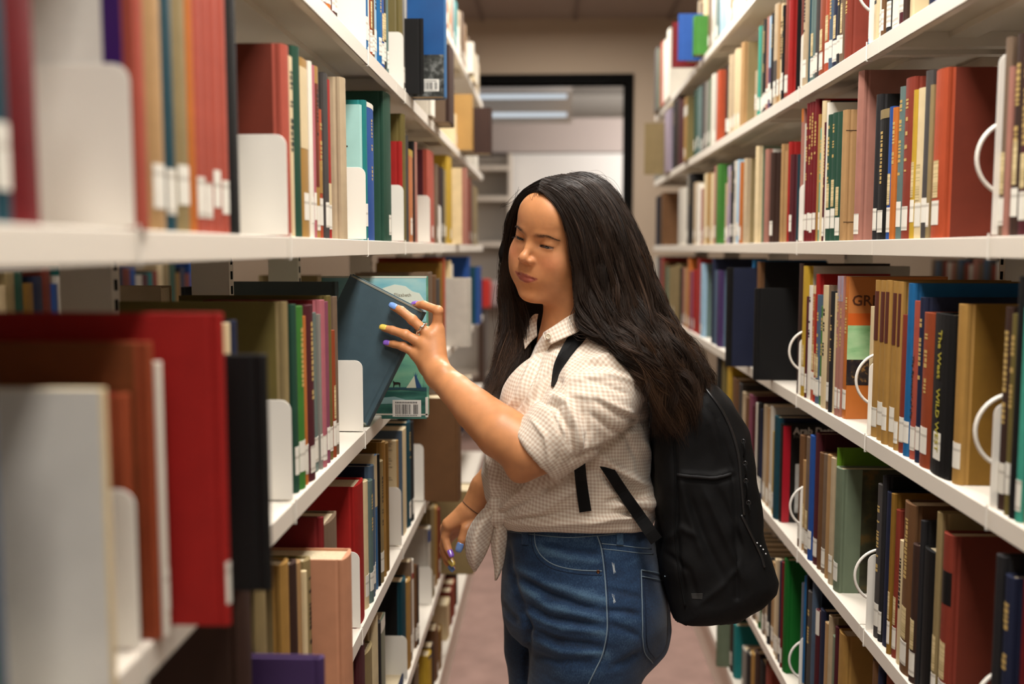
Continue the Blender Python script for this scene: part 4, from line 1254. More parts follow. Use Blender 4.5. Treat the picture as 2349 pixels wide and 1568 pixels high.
front = (L[:, 1] > 0.04) & (np.abs(L[:, 2]) < 0.13)
blush = np.clip(gauss((ax, 0.043, 0.022), (L[:, 2], -0.028, 0.018)) * 0.5 + gauss((ax, 0, 0.014), (L[:, 2], -0.034, 0.010)) * 0.35, 0, 1) * front
_x = np.clip(ax / 0.0286, 0, 1)
zu = -0.0576 - 0.0026 * _x ** 1.6 + 0.0012 * np.exp(-((ax - 0.0055) / 0.004) ** 2)
zl = -0.0742 + 0.0138 * _x ** 1.8
lips = np.clip((zu - L[:, 2]) / 0.0012 + 0.5, 0, 1) * np.clip((L[:, 2] - zl) / 0.0014 + 0.5, 0, 1) * (ax < 0.0290) * front
t = (ax - 0.0105) / 0.040
zb = 0.0165 + 0.0085 * np.clip(t, 0, 1) - 0.026 * np.clip(t - 0.60, 0, 1) ** 1.15
wb = 0.0046 * np.clip(1.15 - t * 0.9, 0.2, 1)
brow = np.exp(-((L[:, 2] - zb) / wb) ** 2) * np.clip(t * 3 + 0.25, 0, 1) * np.clip((1.05 - t) * 5, 0, 1) * front * 0.72
e = L.copy(); e[:, 0] = ax; e -= np.array(EYE_C)
r_ = ln(e)
az = np.arctan2(e[:, 0], np.maximum(e[:, 1], 1e-5)); el = np.arctan2(e[:, 2], np.hypot(e[:, 0], e[:, 1]))
cen = math.radians(-15) + 0.04 * az
half = math.radians(9.2) * (1 - (az / math.radians(66)) ** 2)
lash = np.exp(-((el - (cen + half)) / 0.10) ** 2) * (r_ < 0.0190) * (e[:, 1] > 0) * (np.abs(az) < 1.08) * 0.75
lash = np.maximum(lash, np.exp(-((el - (cen - half)) / 0.05) ** 2) * (r_ < 0.0175) * (e[:, 1] > 0) * (np.abs(az) < 0.8) * 0.25)
body = np_mesh('body', V, Fa, M_skin, None, attrs={'blush': blush, 'lips': lips, 'brow': brow, 'lash': lash})
mine(body)
BODY_BVH = bvh_of(body)

# eyes
M_eye = mat('eye_white', (150, 130, 120), 0.15, spec=0.6)
M_iris = mat('eye_iris', (34, 20, 14), 0.08, spec=0.8)
def uv_ball(c, r, fwd, n=24, iris=0.0):
    """a ball with a pole along fwd; faces near the pole take the second material"""
    f = Vector(fwd).normalized(); a = f.orthogonal().normalized(); b_ = f.cross(a)
    v, fc, fm = [], [], []
    for i in range(n + 1):
        th = math.pi * i / n
        for j in range(n):
            ph = 2 * math.pi * j / n
            v.append(Vector(c) + (f * math.cos(th) + (a * math.cos(ph) + b_ * math.sin(ph)) * math.sin(th)) * r)
    for i in range(n):
        for j in range(n):
            fc.append((i * n + j, i * n + (j + 1) % n, (i + 1) * n + (j + 1) % n, (i + 1) * n + j)); fm.append(1 if math.pi * (i + 0.5) / n < iris else 0)
    return v, fc, fm
for s in (-1, 1):
    c = head_pt((s * EYE_C[0], EYE_C[1], EYE_C[2]))
    gz = HR @ np.array([0.10, 0.90, -0.42])
    v, f, fm = uv_ball(c, EYE_R * HS, gz, 24, 0.60)
    b = MB(); b.v, b.f = [tuple(q) for q in v], f
    mine(b.build('eyeball', M_eye, None, smooth=True, mats=[M_eye, M_iris], fm=fm))
# upper lashes
def arc_lashes(s):
    b = MB()
    for i in range(26):
        a = -0.85 + 1.80 * i / 25
        cen = math.radians(-15) + 0.04 * a
        hf = math.radians(9.2) * (1 - (a / math.radians(66)) ** 2)
        el_ = cen + hf - 0.03
        d0 = np.array([math.sin(a) * math.cos(el_), math.cos(a) * math.cos(el_), math.sin(el_)])
        L0 = np.array(EYE_C) + d0 * (EYE_R + 0.0018)
        ln_ = 0.0052 + 0.0030 * (a + 0.75) / 1.55
        d1 = d0 + np.array([0.35 * a, 0.1, -0.55]); d1 /= np.linalg.norm(d1)
        pts = [L0, L0 + d1 * ln_ * 0.5, L0 + d1 * ln_ + np.array([0, 0.0006, 0.0014])]
        pts = [head_pt((s * q[0], q[1], q[2])) for q in pts]
        b.tube(pts, [0.00020, 0.00014, 0.00005], 4)
    return b
M_lash = mat('lash', (14, 10, 9), 0.6)
for s in (-1, 1):
    mine(arc_lashes(s).build('eyelashes', M_lash))
# brow hairs
rb = random.Random(11)
for s in (-1, 1):
    b = MB()
    for i in range(190):
        t = rb.random() ** 0.75
        x = 0.0115 + 0.040 * t
        z = 0.0165 + 0.0085 * min(t, 1) - 0.026 * max(t - 0.60, 0) ** 1.15
        w = 0.0036 * (1.12 - t * 0.85)
        z += rb.uniform(-w, w)
        L0 = head_pt((s * x, 0.20, z)); Ld = HR @ np.array([0, -1.0, 0])
        loc, n_, _, _ = BODY_BVH.ray_cast(Vector(L0), Vector(Ld))
        if loc is None:
            continue
        g = HR @ np.array([s * (0.55 + 0.45 * t), -0.1, 0.75 - 1.1 * t])
        g = g / np.linalg.norm(g)
        p0 = np.array(loc) - np.array(n_) * 0.0002
        p1 = np.array(loc) + g * 0.0032 + np.array(n_) * 0.0007
        b.tube([p0, p1], [0.00014, 0.00004], 3)
    mine(b.build('eyebrow', mat('brow_hair', (44, 28, 20), 0.6)))

# nails
NAILC = {'blue': (120, 160, 226), 'yellow': (236, 206, 96), 'purple': (142, 98, 206)}
def nail(pts, rs, up, c, wscale=1.0):
    a, t = np.array(pts[-2]), np.array(pts[-1])
    d = t - a; d /= np.linalg.norm(d)
    up = np.array(up, float); up -= d * (up @ d); up /= np.linalg.norm(up)
    w = np.cross(d, up)
    r = rs[-1] * 1.0
    b = MB()
    nu, nv = 8, 8
    v = []
    for i in range(nu + 1):
        s_ = -1.15 + 2.15 * i / nu
        for j in range(nv + 1):
            q = (-1 + 2 * j / nv) * 0.88 * wscale
            rr = math.sqrt(max(1.0 - max(s_, -0.0) ** 2 * 0.55, 0.2))
            qq = q * (1 - 0.22 * max(abs(s_) - 0.6, 0) * 2)
            ang = qq * 1.0
            v.append(t + d * (s_ * r * 1.12) + (up * math.cos(ang) + w * math.sin(ang)) * r * (rr + 0.10))
    f = [(i * (nv + 1) + j, i * (nv + 1) + j + 1, (i + 1) * (nv + 1) + j + 1, (i + 1) * (nv + 1) + j) for i in range(nu) for j in range(nv)]
    b.v, b.f = [tuple(q) for q in v], f
    o = b.build('fingernail', mat('nail_' + c, NAILC[c], 0.12, spec=0.7, coat=0.6), None, smooth=True)
    sd = o.modifiers.new('solid', 'SOLIDIFY'); sd.thickness = 0.0011; sd.offset = 0
    mine(o)
    o['label'] = c + ' painted fingernail'
nail(*FING['m'], (-0.1, -0.9, 0.5), 'blue')
nail(*FING['r'], (-0.1, -0.9, 0.45), 'yellow')
nail(*FING['p'], (-0.1, -0.9, 0.35), 'purple')
nail(*FING['i'], (-0.3, -0.5, 0.9), 'purple')
nail(*RF['t'], (-0.1, -1, 0.1), 'blue')
nail(*RF['i'], (0.4, -0.8, -0.2), 'purple')
nail(*RF['m'], (0.45, -0.8, -0.3), 'yellow')
nail(*RF['r'], (0.45, -0.7, -0.4), 'blue')
# ring and bracelet
M_silver = mat('silver', (220, 218, 214), 0.18, metal=1.0)
def band(c, axis, r, rt, n=28, wob=0.0):
    ax_ = Vector(axis).normalized(); u = ax_.orthogonal().normalized(); w = ax_.cross(u)
    return [tuple(Vector(c) + (u * math.cos(a) + w * math.sin(a)) * (r + wob * math.cos(5 * a)) + ax_ * wob * 1.2 * math.sin(7 * a)) for a in [2 * math.pi * k / n for k in range(n)]]
m0, m1 = np.array(FING['m'][0][0]), np.array(FING['m'][0][1])
rc_ = m0 * 0.50 + m1 * 0.50
b = MB().tube(band(rc_, m1 - m0, 0.0104, 0, 40), 0.0017, 8, True).tube(band(rc_, m1 - m0, 0.0112, 0, 40, 0.0016), 0.0014, 6, True)
mine(b.build('ring', M_silver, smooth=True))
w0 = np.array(RW) + (np.array(P3(1118, 1122, 2.025)) - np.array(RW)) * 0.10
mine(MB().tube(band(w0, np.array(P3(1118, 1122, 2.025)) - np.array(RW), 0.0268, 0, 40), 0.0009, 6, True).build('bracelet', mat('bracelet_cord', (60, 36, 24), 0.6), smooth=True))

# ---------------------------------------------------------------- hair
def hair_material():
    m = mat('hair_dark_brown', (30, 20, 15), 0.50, spec=0.35)
    nt = m.node_tree
    b = nt.nodes['Principled BSDF']
    a = nt.nodes.new('ShaderNodeAttribute'); a.attribute_name = 'tone'
    r = nt.nodes.new('ShaderNodeValToRGB')
    e = r.color_ramp.elements
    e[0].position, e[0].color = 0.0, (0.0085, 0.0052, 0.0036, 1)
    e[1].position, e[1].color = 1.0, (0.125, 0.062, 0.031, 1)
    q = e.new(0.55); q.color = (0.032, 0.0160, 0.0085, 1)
    nt.links.new(a.outputs['Fac'], r.inputs[0]); nt.links.new(r.outputs[0], b.inputs['Base Color'])
    return m
M_hair = hair_material()
NEAR = [
 [(1238, 436, 1.722), (1262, 452, 1.712), (1288, 490, 1.703), (1308, 545, 1.700), (1318, 600, 1.703), (1324, 660, 1.704), (1335, 720, 1.69), (1372, 770, 1.665), (1440, 806, 1.632), (1496, 862, 1.632), (1516, 930, 1.66), (1525, 1000, 1.68)],
 [(1240, 420, 1.735), (1288, 446, 1.700), (1330, 510, 1.688), (1348, 580, 1.684), (1358, 660, 1.684), (1385, 730, 1.665), (1432, 782, 1.64), (1490, 850, 1.63), (1520, 930, 1.65), (1535, 1010, 1.68)],
 [(1250, 409, 1.755), (1320, 432, 1.700), (1375, 500, 1.678), (1400, 580, 1.672), (1415, 660, 1.672), (1440, 730, 1.66), (1490, 805, 1.64), (1540, 880, 1.65), (1560, 960, 1.67), (1568, 1030, 1.69)],
 [(1285, 402, 1.775), (1350, 416, 1.720), (1405, 480, 1.690), (1440, 570, 1.680), (1462, 660, 1.680), (1492, 740, 1.67), (1532, 805, 1.66), (1575, 880, 1.665), (1592, 955, 1.68), (1600, 1030, 1.70)],
 [(1320, 400, 1.80), (1386, 424, 1.76), (1432, 490, 1.74), (1468, 570, 1.73), (1488, 650, 1.73), (1515, 720, 1.72), (1556, 790, 1.71), (1594, 860, 1.71), (1612, 930, 1.71), (1622, 1000, 1.72)],
 [(1345, 402, 1.84), (1400, 428, 1.83), (1446, 500, 1.82), (1478, 580, 1.81), (1501, 655, 1.80), (1528, 725, 1.79), (1568, 785, 1.775), (1606, 850, 1.76), (1628, 910, 1.76), (1640, 970, 1.76)]]
FAR = [
 [(1243, 440, 1.722), (1232, 436, 1.735), (1206, 447, 1.760), (1184, 480, 1.795), (1170, 530, 1.83), (1168, 600, 1.87), (1190, 680, 1.885), (1215, 740, 1.87), (1212, 800, 1.83), (1180, 870, 1.80), (1150, 925, 1.79)],
 [(1250, 428, 1.724), (1233, 426, 1.745), (1196, 446, 1.785), (1177, 496, 1.825), (1167, 570, 1.86), (1167, 660, 1.875), (1180, 740, 1.865), (1178, 810, 1.83), (1150, 880, 1.80), (1128, 930, 1.79)],
 [(1256, 416, 1.745), (1236, 418, 1.765), (1195, 446, 1.805), (1171, 500, 1.845), (1160, 580, 1.875), (1156, 670, 1.885), (1160, 750, 1.87), (1150, 830, 1.84), (1122, 890, 1.81), (1106, 925, 1.80)],
 [(1260, 410, 1.79), (1210, 434, 1.84), (1176, 488, 1.88), (1162, 570, 1.90), (1156, 660, 1.91), (1156, 740, 1.90), (1150, 820, 1.87), (1128, 880, 1.84), (1108, 915, 1.83)],
 [(1300, 401, 1.82), (1235, 416, 1.87), (1184, 462, 1.91), (1166, 550, 1.93), (1168, 650, 1.93), (1200, 740, 1.92), (1225, 820, 1.90), (1200, 890, 1.86), (1165, 935, 1.83)]]
def hair_sheet(guides, n, M, seed, spread, clumps, r0=0.00042, wave=0.0118, ragged=0.16, flip=1):
    rs = np.random.RandomState(seed)
    G = np.array([catmull([pix(*q) for q in g], M) for g in guides])        # guides x M x 3
    ng = len(G)
    t = np.linspace(0, 1, M)
    loc_c = rs.uniform(0, ng - 1, clumps)
    ph = rs.uniform(0, 6.28, (clumps, 3)); fr = rs.uniform(2.6, 4.6, clumps); am = rs.uniform(0.5, 1.3, clumps); ct = rs.uniform(-0.12, 0.22, clumps)
    cd = rs.uniform(-1, 1, (clumps, 3))
    out, tone = [], []
    for j in range(n):
        u = rs.uniform(0, ng - 1)
        c = int(np.argmin(np.abs(loc_c - u) + rs.uniform(0, 0.25, clumps)))
        pull = np.clip((t - 0.12) * 1.6, 0, 0.80)
        uu = u * (1 - pull) + (loc_c[c] + (u - loc_c[c]) * 0.22) * pull
        i0 = np.clip(uu.astype(int), 0, ng - 2); f = (uu - i0)[:, None]
        f = f * f * (3 - 2 * f) * 0.35 + f * 0.65
        C = G[i0, np.arange(M)] * (1 - f) + G[i0 + 1, np.arange(M)] * f
        grow = np.clip(t * 1.25 - 0.10, 0, 1)[:, None]
        w = np.stack([np.sin(fr[c] * 6.28 * t + ph[c, k]) for k in range(3)], 1) * wave * am[c] * grow
        jit = rs.normal(size=3) * np.array([0.0028, 0.0035, 0.0028]) * (0.25 + 1.0 * grow)
        fuzz = np.cumsum(rs.normal(size=(M, 3)) * 0.00055, 0) * grow + rs.normal(size=3) * 0.0007
        lift = cd[c] * spread * grow
        C = C + w + jit + fuzz + lift
        end = rs.uniform(1 - ragged, 1.0)
        C = C[int(rs.randint(0, 3)): max(6, int(M * end))]
        out.append(C)
        nC = len(C)
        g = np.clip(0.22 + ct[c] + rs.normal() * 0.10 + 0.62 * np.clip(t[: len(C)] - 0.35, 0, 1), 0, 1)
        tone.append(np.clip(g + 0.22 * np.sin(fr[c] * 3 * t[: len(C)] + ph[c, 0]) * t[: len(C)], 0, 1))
    return out, tone
def strands_mesh(name, S, T, r, parent_fn, seed=1):
    rs = np.random.RandomState(seed)
    Vs, Ts, Fs, base = [], [], [], 0
    for C, g in zip(S, T):
        m = len(C)
        d = np.gradient(C, axis=0); d /= np.maximum(ln(d), 1e-9)[:, None]
        a = np.cross(d, np.array([0.3, 0.9, 0.2])); a /= np.maximum(ln(a), 1e-9)[:, None]
        b = np.cross(d, a)
        rr = r * rs.uniform(0.7, 1.3) * np.clip(np.minimum(1.0, (1 - np.linspace(0, 1, m)) * 4 + 0.2), 0, 1)
        ring = np.stack([C + (a * math.cos(k) + b * math.sin(k)) * rr[:, None] for k in (0, 2.094, 4.189)], 1)
        Vs.append(ring.reshape(-1, 3)); Ts.append(np.repeat(g, 3))
        i = np.arange(m - 1)[:, None] * 3 + base
        q = [np.concatenate([i + k, i + (k + 1) % 3, i + 3 + (k + 1) % 3, i + 3 + k], 1) for k in range(3)]
        Fs.append(np.concatenate(q)); base += m * 3
    o = np_mesh(name, np.concatenate(Vs), np.concatenate(Fs), M_hair, attrs={'tone': np.concatenate(Ts)})
    parent_fn(o)
    return o
# the mass of hair underneath
def hair_base(p):
    q = to_head(p)
    d = ell(q, (0, -0.014, 0.034), (0.0815, 0.0890, 0.0850))
    face = ell(q, (0, 0.098, -0.022), (0.067, 0.085, 0.096))
    d = smax(d, -face, 0.012) * F4(HS)
    d = smax(d, (-0.050 - q[..., 2]) * 0.95, 0.02)
    def gl(g, r, dy=0.0):
        pts = [pix(a, b, y + dy) for a, b, y in g]
        return chain(p, [tuple(x) for x in pts], r, 0.02)
    d2 = gl([(1362, 500, 1.745), (1394, 600, 1.735), (1425, 690, 1.735), (1470, 780, 1.71), (1530, 850, 1.705), (1560, 930, 1.71), (1575, 985, 1.72)], [0.044, 0.051, 0.052, 0.046, 0.040, 0.032, 0.012])
    d2 = smin(d2, gl([(1380, 520, 1.80), (1418, 610, 1.79), (1444, 700, 1.78), (1500, 790, 1.75), (1560, 870, 1.74), (1590, 930, 1.74)], [0.034, 0.040, 0.042, 0.038, 0.032, 0.012]), 0.02)
    d2 = smin(d2, gl([(1362, 600, 1.725), (1366, 680, 1.725), (1392, 745, 1.70)], [0.026, 0.028, 0.026]), 0.02)
    d3 = gl([(1184, 500, 1.865), (1176, 580, 1.89), (1180, 660, 1.90), (1188, 740, 1.89), (1172, 820, 1.86), (1146, 880, 1.83)], [0.020, 0.022, 0.024, 0.022, 0.018, 0.009])
    d3 = smin(d3, gl([(1238, 640, 1.93), (1240, 700, 1.925), (1240, 760, 1.90), (1205, 830, 1.86)], [0.030, 0.032, 0.026, 0.012]), 0.02)
    return smin(smin(d, d2, 0.025), d3, 0.02)
V, Fa = mesh_field(hair_base, (-0.13, 1.58, 1.10), (0.34, 2.02, 1.67), 0.0035)
V = smooth_verts(V, Fa, 2)
N = vnormals(V, Fa)
V = V + N * (noise3(V, 160, 3) * 0.0012)[:, None]
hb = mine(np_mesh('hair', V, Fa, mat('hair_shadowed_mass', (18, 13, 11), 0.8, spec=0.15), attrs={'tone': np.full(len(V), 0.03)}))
def mine_hair(o):
    o.parent = hb
S, T = hair_sheet(NEAR, 8600, 36, 21, 0.011, 105)
S2, T2 = hair_sheet([[(a, b, y + 0.012) for a, b, y in g] for g in NEAR], 2600, 34, 22, 0.014, 60, wave=0.012)
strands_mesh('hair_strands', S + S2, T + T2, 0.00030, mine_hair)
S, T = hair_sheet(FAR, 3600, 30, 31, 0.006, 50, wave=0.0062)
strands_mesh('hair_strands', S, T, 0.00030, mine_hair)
# the crown: short arcs over the top of the head that meet at the parting
CROWN = [[(1236, 430, 1.730), (1262, 424, 1.722), (1300, 446, 1.700), (1335, 500, 1.690)], [(1262, 410, 1.765), (1300, 410, 1.74), (1350, 440, 1.71), (1385, 500, 1.69)],
         [(1300, 401, 1.80), (1340, 403, 1.77), (1390, 440, 1.74), (1425, 500, 1.73)], [(1315, 398, 1.84), (1360, 402, 1.83), (1410, 440, 1.81), (1442, 500, 1.80)]]
S, T = hair_sheet(CROWN, 2000, 14, 41, 0.002, 30, wave=0.001, ragged=0.05)
T = [np.clip(g * 0.4, 0, 1) for g in T]
strands_mesh('hair_strands', S, T, 0.00030, mine_hair)
# loose flyaway hairs
rs = np.random.RandomState(5)
S, T = [], []
FLY = [[(1335, 402, 1.80), (1390, 412, 1.78), (1440, 470, 1.77), (1480, 560, 1.76)], [(1235, 430, 1.73), (1236, 450, 1.725), (1243, 470, 1.722), (1252, 482, 1.722)], [(1236, 434, 1.73), (1228, 452, 1.728), (1232, 466, 1.726), (1240, 478, 1.724)],
       [(1190, 440, 1.80), (1176, 462, 1.83), (1160, 470, 1.84), (1146, 474, 1.85)], [(1160, 520, 1.86), (1146, 600, 1.88), (1140, 700, 1.88), (1146, 790, 1.87)],
       [(1488, 690, 1.72), (1530, 760, 1.70), (1600, 860, 1.72), (1650, 960, 1.73)], [(1320, 700, 1.70), (1312, 740, 1.69), (1330, 768, 1.675), (1392, 762, 1.65)], [(1360, 770, 1.65), (1392, 772, 1.64), (1420, 800, 1.625), (1430, 826, 1.615)],
       [(1500, 850, 1.63), (1480, 900, 1.61), (1468, 960, 1.61), (1476, 1000, 1.62)], [(1310, 400, 1.79), (1345, 396, 1.79), (1375, 404, 1.78), (1400, 425, 1.77)]]
for g in FLY:
    for k in range(7):
        C = catmull([pix(a + rs.normal() * 6, b + rs.normal() * 5, y) for a, b, y in g], 16)
        S.append(C); T.append(np.full(16, 0.35))
strands_mesh('loose_hairs', S, T, 0.00022, mine_hair)

# ---------------------------------------------------------------- shirt
TY = 1.835
TORSO = [(735, 1275, 1378, .060, 1.835), (765, 1250, 1410, .105, 1.83), (800, 1228, 1452, .155, 1.83), (850, 1202, 1478, .178, 1.83), (920, 1162, 1488, .182, 1.83), (1000, 1122, 1490, .175, 1.83),
         (1080, 1106, 1486, .168, 1.83), (1130, 1112, 1494, .163, 1.83), (1152, 1122, 1504, .162, 1.83), (1180, 1140, 1500, .158, 1.83), (1208, 1156, 1488, .152, 1.83), (1226, 1172, 1470, .140, 1.83)]
def profile_field(p, table, power=2.25, k_end=0.01):
    zs = np.array([pix(1262, r[0], r[4])[2] for r in table]); xa = np.array([pix(r[1], r[0], r[4])[0] for r in table]); xb = np.array([pix(r[2], r[0], r[4])[0] for r in table])
    hd = np.array([r[3] for r in table]); yc = np.array([r[4] for r in table])
    o = np.argsort(zs); zs = zs[o]
    z = p[..., 2]
    A, B, H, C = (np.interp(z, zs, q[o]) for q in (xa, xb, hd, yc))
    cx, a = (A + B) / 2, (B - A) / 2
    u = np.abs(p[..., 0] - cx) / a; v = np.abs(p[..., 1] - C) / H
    r = (u ** power + v ** power) ** (1 / power)
    d = (r - 1) * np.minimum(a, H)
    d = np.where(d > 0, d * 0.9, d)
    return smax(d, smax(z - zs[-1], zs[0] - z, 0.004), k_end).astype(F4)
SL0, SL1, SL2, SL3 = P3(1408, 858, 1.705), P3(1352, 930, 1.660), P3(1292, 984, 1.640), P3(1238, 1025, 1.640)
HEM_C, HEM_N = pix(1300, 1214, 1.85)[2], pix(1300, 1222, 1.67)[2]
def shirt_field(p):
    d = profile_field(p, TORSO)
    _t = np.clip((1.85 - p[..., 1]) / 0.18, 0, 1)
    d = smax(d, (HEM_C + (HEM_N - HEM_C) * _t - p[..., 2]) * 0.9, 0.008).astype(F4)
    d = smin(d, boxed(p, *bounds([P3(1395, 830, 1.72), P3(1300, 850, 1.98), P3(1190, 1040, 2.02)], 0.10), lambda q: chain(q, [P3(1395, 830, 1.73), P3(1330, 810, 1.83), P3(1290, 850, 1.97), P3(1235, 960, 2.01), P3(1190, 1040, 2.02)], [0.060, 0.062, 0.062, 0.058, 0.052], 0.03)), 0.03)
    d = smin(d, ell(p, P3(1225, 920, 1.74), (0.060, 0.065, 0.070)), 0.035)
    d = smin(d, ell(p, P3(1472, 1134, 1.80), (0.030, 0.09, 0.022)), 0.02)
    def sleeve(q):
        s = chain(q, [SL0, SL1, SL2, SL3], [0.0680, 0.0690, 0.0630, 0.0560], 0.008)
        s = smin(s, chain(q, [P3(1300, 985, 1.640), P3(1250, 1026, 1.639)], [0.0645, 0.0580], 0.01), 0.006)      # rolled cuff
        c, n = np.array(SL3, F4), (np.array(SL2) - np.array(SL3)); n = (n / np.linalg.norm(n)).astype(F4)
        cut = -((q - c) @ n) - 0.014
        s = smax(s, cut, 0.006)
        inner = rc(q, SL2, P3(1190, 1070, 1.64), 0.048, 0.053)
        return smax(s, -smax(inner, ((q - c) @ n) - 0.035, 0.004), 0.004)
    return smin(d, boxed(p, *bounds([SL0, SL1, SL2, SL3], 0.09), sleeve), 0.014)
V, Fa = mesh_field(shirt_field, (-0.19, 1.52, 0.93), (0.27, 2.12, 1.46), 0.003)
V = smooth_verts(V, Fa, 2, 0.4)
N = vnormals(V, Fa)
# which vertices belong to the sleeve, and cloth coordinates for the checks
def cloth_uv(V):
    s0, s3 = np.array(SL0), np.array(SL3)
    axv = (s3 - s0); Ls = np.linalg.norm(axv); axv /= Ls
    rel = V - s0; t = rel @ axv
    perp = rel - t[:, None] * axv
    e1 = np.array([0, -1.0, 0]); e1 -= axv * (e1 @ axv); e1 /= np.linalg.norm(e1); e2 = np.cross(axv, e1)
    ang = np.arctan2(perp @ e2, perp @ e1)
    dist = ln(perp)
    sl = ((t > -0.02) & (dist < 0.078) & (V[:, 1] < 1.715)) | ((t > 0.06) & (dist < 0.076) & (V[:, 1] < 1.72))
    uv = np.stack([ang * 0.062, t, np.zeros(len(V))], 1)
    c = np.array([0.045, TY])
    a2 = np.arctan2(V[:, 0] - c[0], -(V[:, 1] - c[1]))
    uv2 = np.stack([a2 * 0.17 + 0.05 * (V[:, 2] - 1.2), V[:, 2] + 0.10 * a2 * 0.17, np.zeros(len(V))], 1)
    return np.where(sl[:, None], uv, uv2), sl
UV, SLM = cloth_uv(V)
FOLDS = [
 # sleeve
 ([(1385, 770), (1330, 805), (1290, 862)], 4, 9), ([(1480, 838), (1400, 812), (1318, 838)], 3.5, 9), ([(1488, 880), (1400, 858), (1300, 872)], 3, 9), ([(1300, 900), (1370, 912), (1470, 960)], 3, 9),
 ([(1255, 900), (1300, 922), (1325, 980), (1335, 1040)], 6, 10), ([(1230, 915), (1275, 932), (1305, 985), (1312, 1050)], -5, 8), ([(1470, 985), (1400, 1010), (1330, 1052)], 3, 10),
 ([(1350, 905), (1420, 950), (1480, 965)], -3, 10), ([(1352, 945), (1400, 985), (1440, 1000)], -3, 8), ([(1380, 790), (1440, 800), (1478, 850)], -3, 8), ([(1345, 835), (1400, 838), (1440, 850)], -3, 7),
 ([(1340, 870), (1385, 880), (1440, 905)], -2.5, 7), ([(1262, 940), (1290, 1000), (1278, 1075)], -3, 6), ([(1215, 955), (1252, 1000), (1262, 1080)], 2.5, 6), ([(1330, 930), (1350, 990), (1340, 1030)], -3, 8),
 # arm-to-body crease
 ([(1310, 1056), (1360, 1036), (1420, 1006), (1488, 962)], -7, 9), ([(1290, 862), (1262, 900), (1232, 925)], -5, 9),
 # torso: from the knot outward
 ([(1142, 1176), (1200, 1120), (1235, 1080)], 6, 9), ([(1145, 1185), (1240, 1170), (1320, 1120), (1350, 1085)], 5, 12), ([(1150, 1195), (1260, 1200), (1380, 1195), (1480, 1180)], 5, 10),
 ([(1142, 1182), (1215, 1150), (1270, 1110)], -5, 8), ([(1152, 1192), (1260, 1186), (1340, 1160)], -4, 9), ([(1130, 1160), (1130, 1100), (1122, 1040)], 4, 7), ([(1138, 1165), (1146, 1110), (1140, 1060)], -4, 6),
 ([(1370, 1040), (1420, 1080), (1470, 1110), (1505, 1130)], 7, 12), ([(1355, 1070), (1420, 1120), (1480, 1150)], -5, 12), ([(1400, 1165), (1450, 1150), (1500, 1152)], 5, 9), ([(1390, 1150), (1440, 1138), (1495, 1138)], -4, 7),
 ([(1420, 1185), (1460, 1172), (1495, 1175)], -5, 6), ([(1340, 1200), (1400, 1185), (1460, 1190)], 3, 9), ([(1470, 1000), (1492, 1060), (1480, 1110)], 4, 10), ([(1440, 1000), (1462, 1050), (1470, 1100)], -3, 9),
 # front placket and its shadow line
 ([(1228, 812), (1206, 860), (1186, 905), (1158, 950)], 3.5, 6), ([(1244, 818), (1222, 868), (1202, 912), (1172, 955)], -4, 5), ([(1290, 790), (1240, 860), (1200, 930)], 2.5, 12), ([(1280, 820), (1252, 880), (1230, 930)], -3, 10)]
V = folds(V, N, [(q, a * 1.55, w * 0.85) for q, a, w in FOLDS])
V = V + N * (noise3(V, 55, 8) * 0.0012 + noise3(V, 140, 9) * 0.0005)[:, None]
def shirt_material():
    m = mat('checked_cotton', (226, 214, 200), 0.85, spec=0.2, sheen=0.25)
    nt = m.node_tree
    b = nt.nodes['Principled BSDF']
    at = nt.nodes.new('ShaderNodeAttribute'); at.attribute_name = 'cloth'
    sp = nt.nodes.new('ShaderNodeSeparateXYZ'); nt.links.new(at.outputs['Vector'], sp.inputs[0])
    outs = []
    for i in (0, 1):
        mu = nt.nodes.new('ShaderNodeMath'); mu.operation = 'MULTIPLY'; mu.inputs[1].default_value = 6.2832 / 0.0062
        nt.links.new(sp.outputs[i], mu.inputs[0])
        sn = nt.nodes.new('ShaderNodeMath'); sn.operation = 'SINE'; nt.links.new(mu.outputs[0], sn.inputs[0])
        mr = nt.nodes.new('ShaderNodeMapRange'); mr.inputs[1].default_value, mr.inputs[2].default_value = -0.35, 0.35
        nt.links.new(sn.outputs[0], mr.inputs[0]); outs.append(mr.outputs[0])
    ad = nt.nodes.new('ShaderNodeMath'); ad.operation = 'ADD'; nt.links.new(outs[0], ad.inputs[0]); nt.links.new(outs[1], ad.inputs[1])
    hf = nt.nodes.new('ShaderNodeMath'); hf.operation = 'MULTIPLY'; hf.inputs[1].default_value = 0.5; nt.links.new(ad.outputs[0], hf.inputs[0])
    mx = nt.nodes.new('ShaderNodeMix'); mx.data_type = 'RGBA'
    mx.inputs['A'].default_value = (*srgb((234, 224, 209)), 1); mx.inputs['B'].default_value = (*srgb((204, 182, 162)), 1)
    nt.links.new(hf.outputs[0], mx.inputs['Factor']); nt.links.new(mx.outputs['Result'], b.inputs['Base Color'])
    n = nt.nodes.new('ShaderNodeTexNoise'); n.inputs['Scale'].default_value = 150; n.inputs['Detail'].default_value = 6
    tc = nt.nodes.new('ShaderNodeTexCoord'); nt.links.new(tc.outputs['Object'], n.inputs['Vector'])
    bp = nt.nodes.new('ShaderNodeBump'); bp.inputs['Strength'].default_value = 0.45; bp.inputs['Distance'].default_value = 0.002
    nt.links.new(n.outputs[0], bp.inputs['Height']); nt.links.new(bp.outputs[0], b.inputs['Normal'])
    return m
M_shirt = shirt_material()
shirt = mine(np_mesh('shirt', V, Fa, M_shirt, attrs={'cloth': UV}))
SHIRT_BVH = bvh_of(shirt)

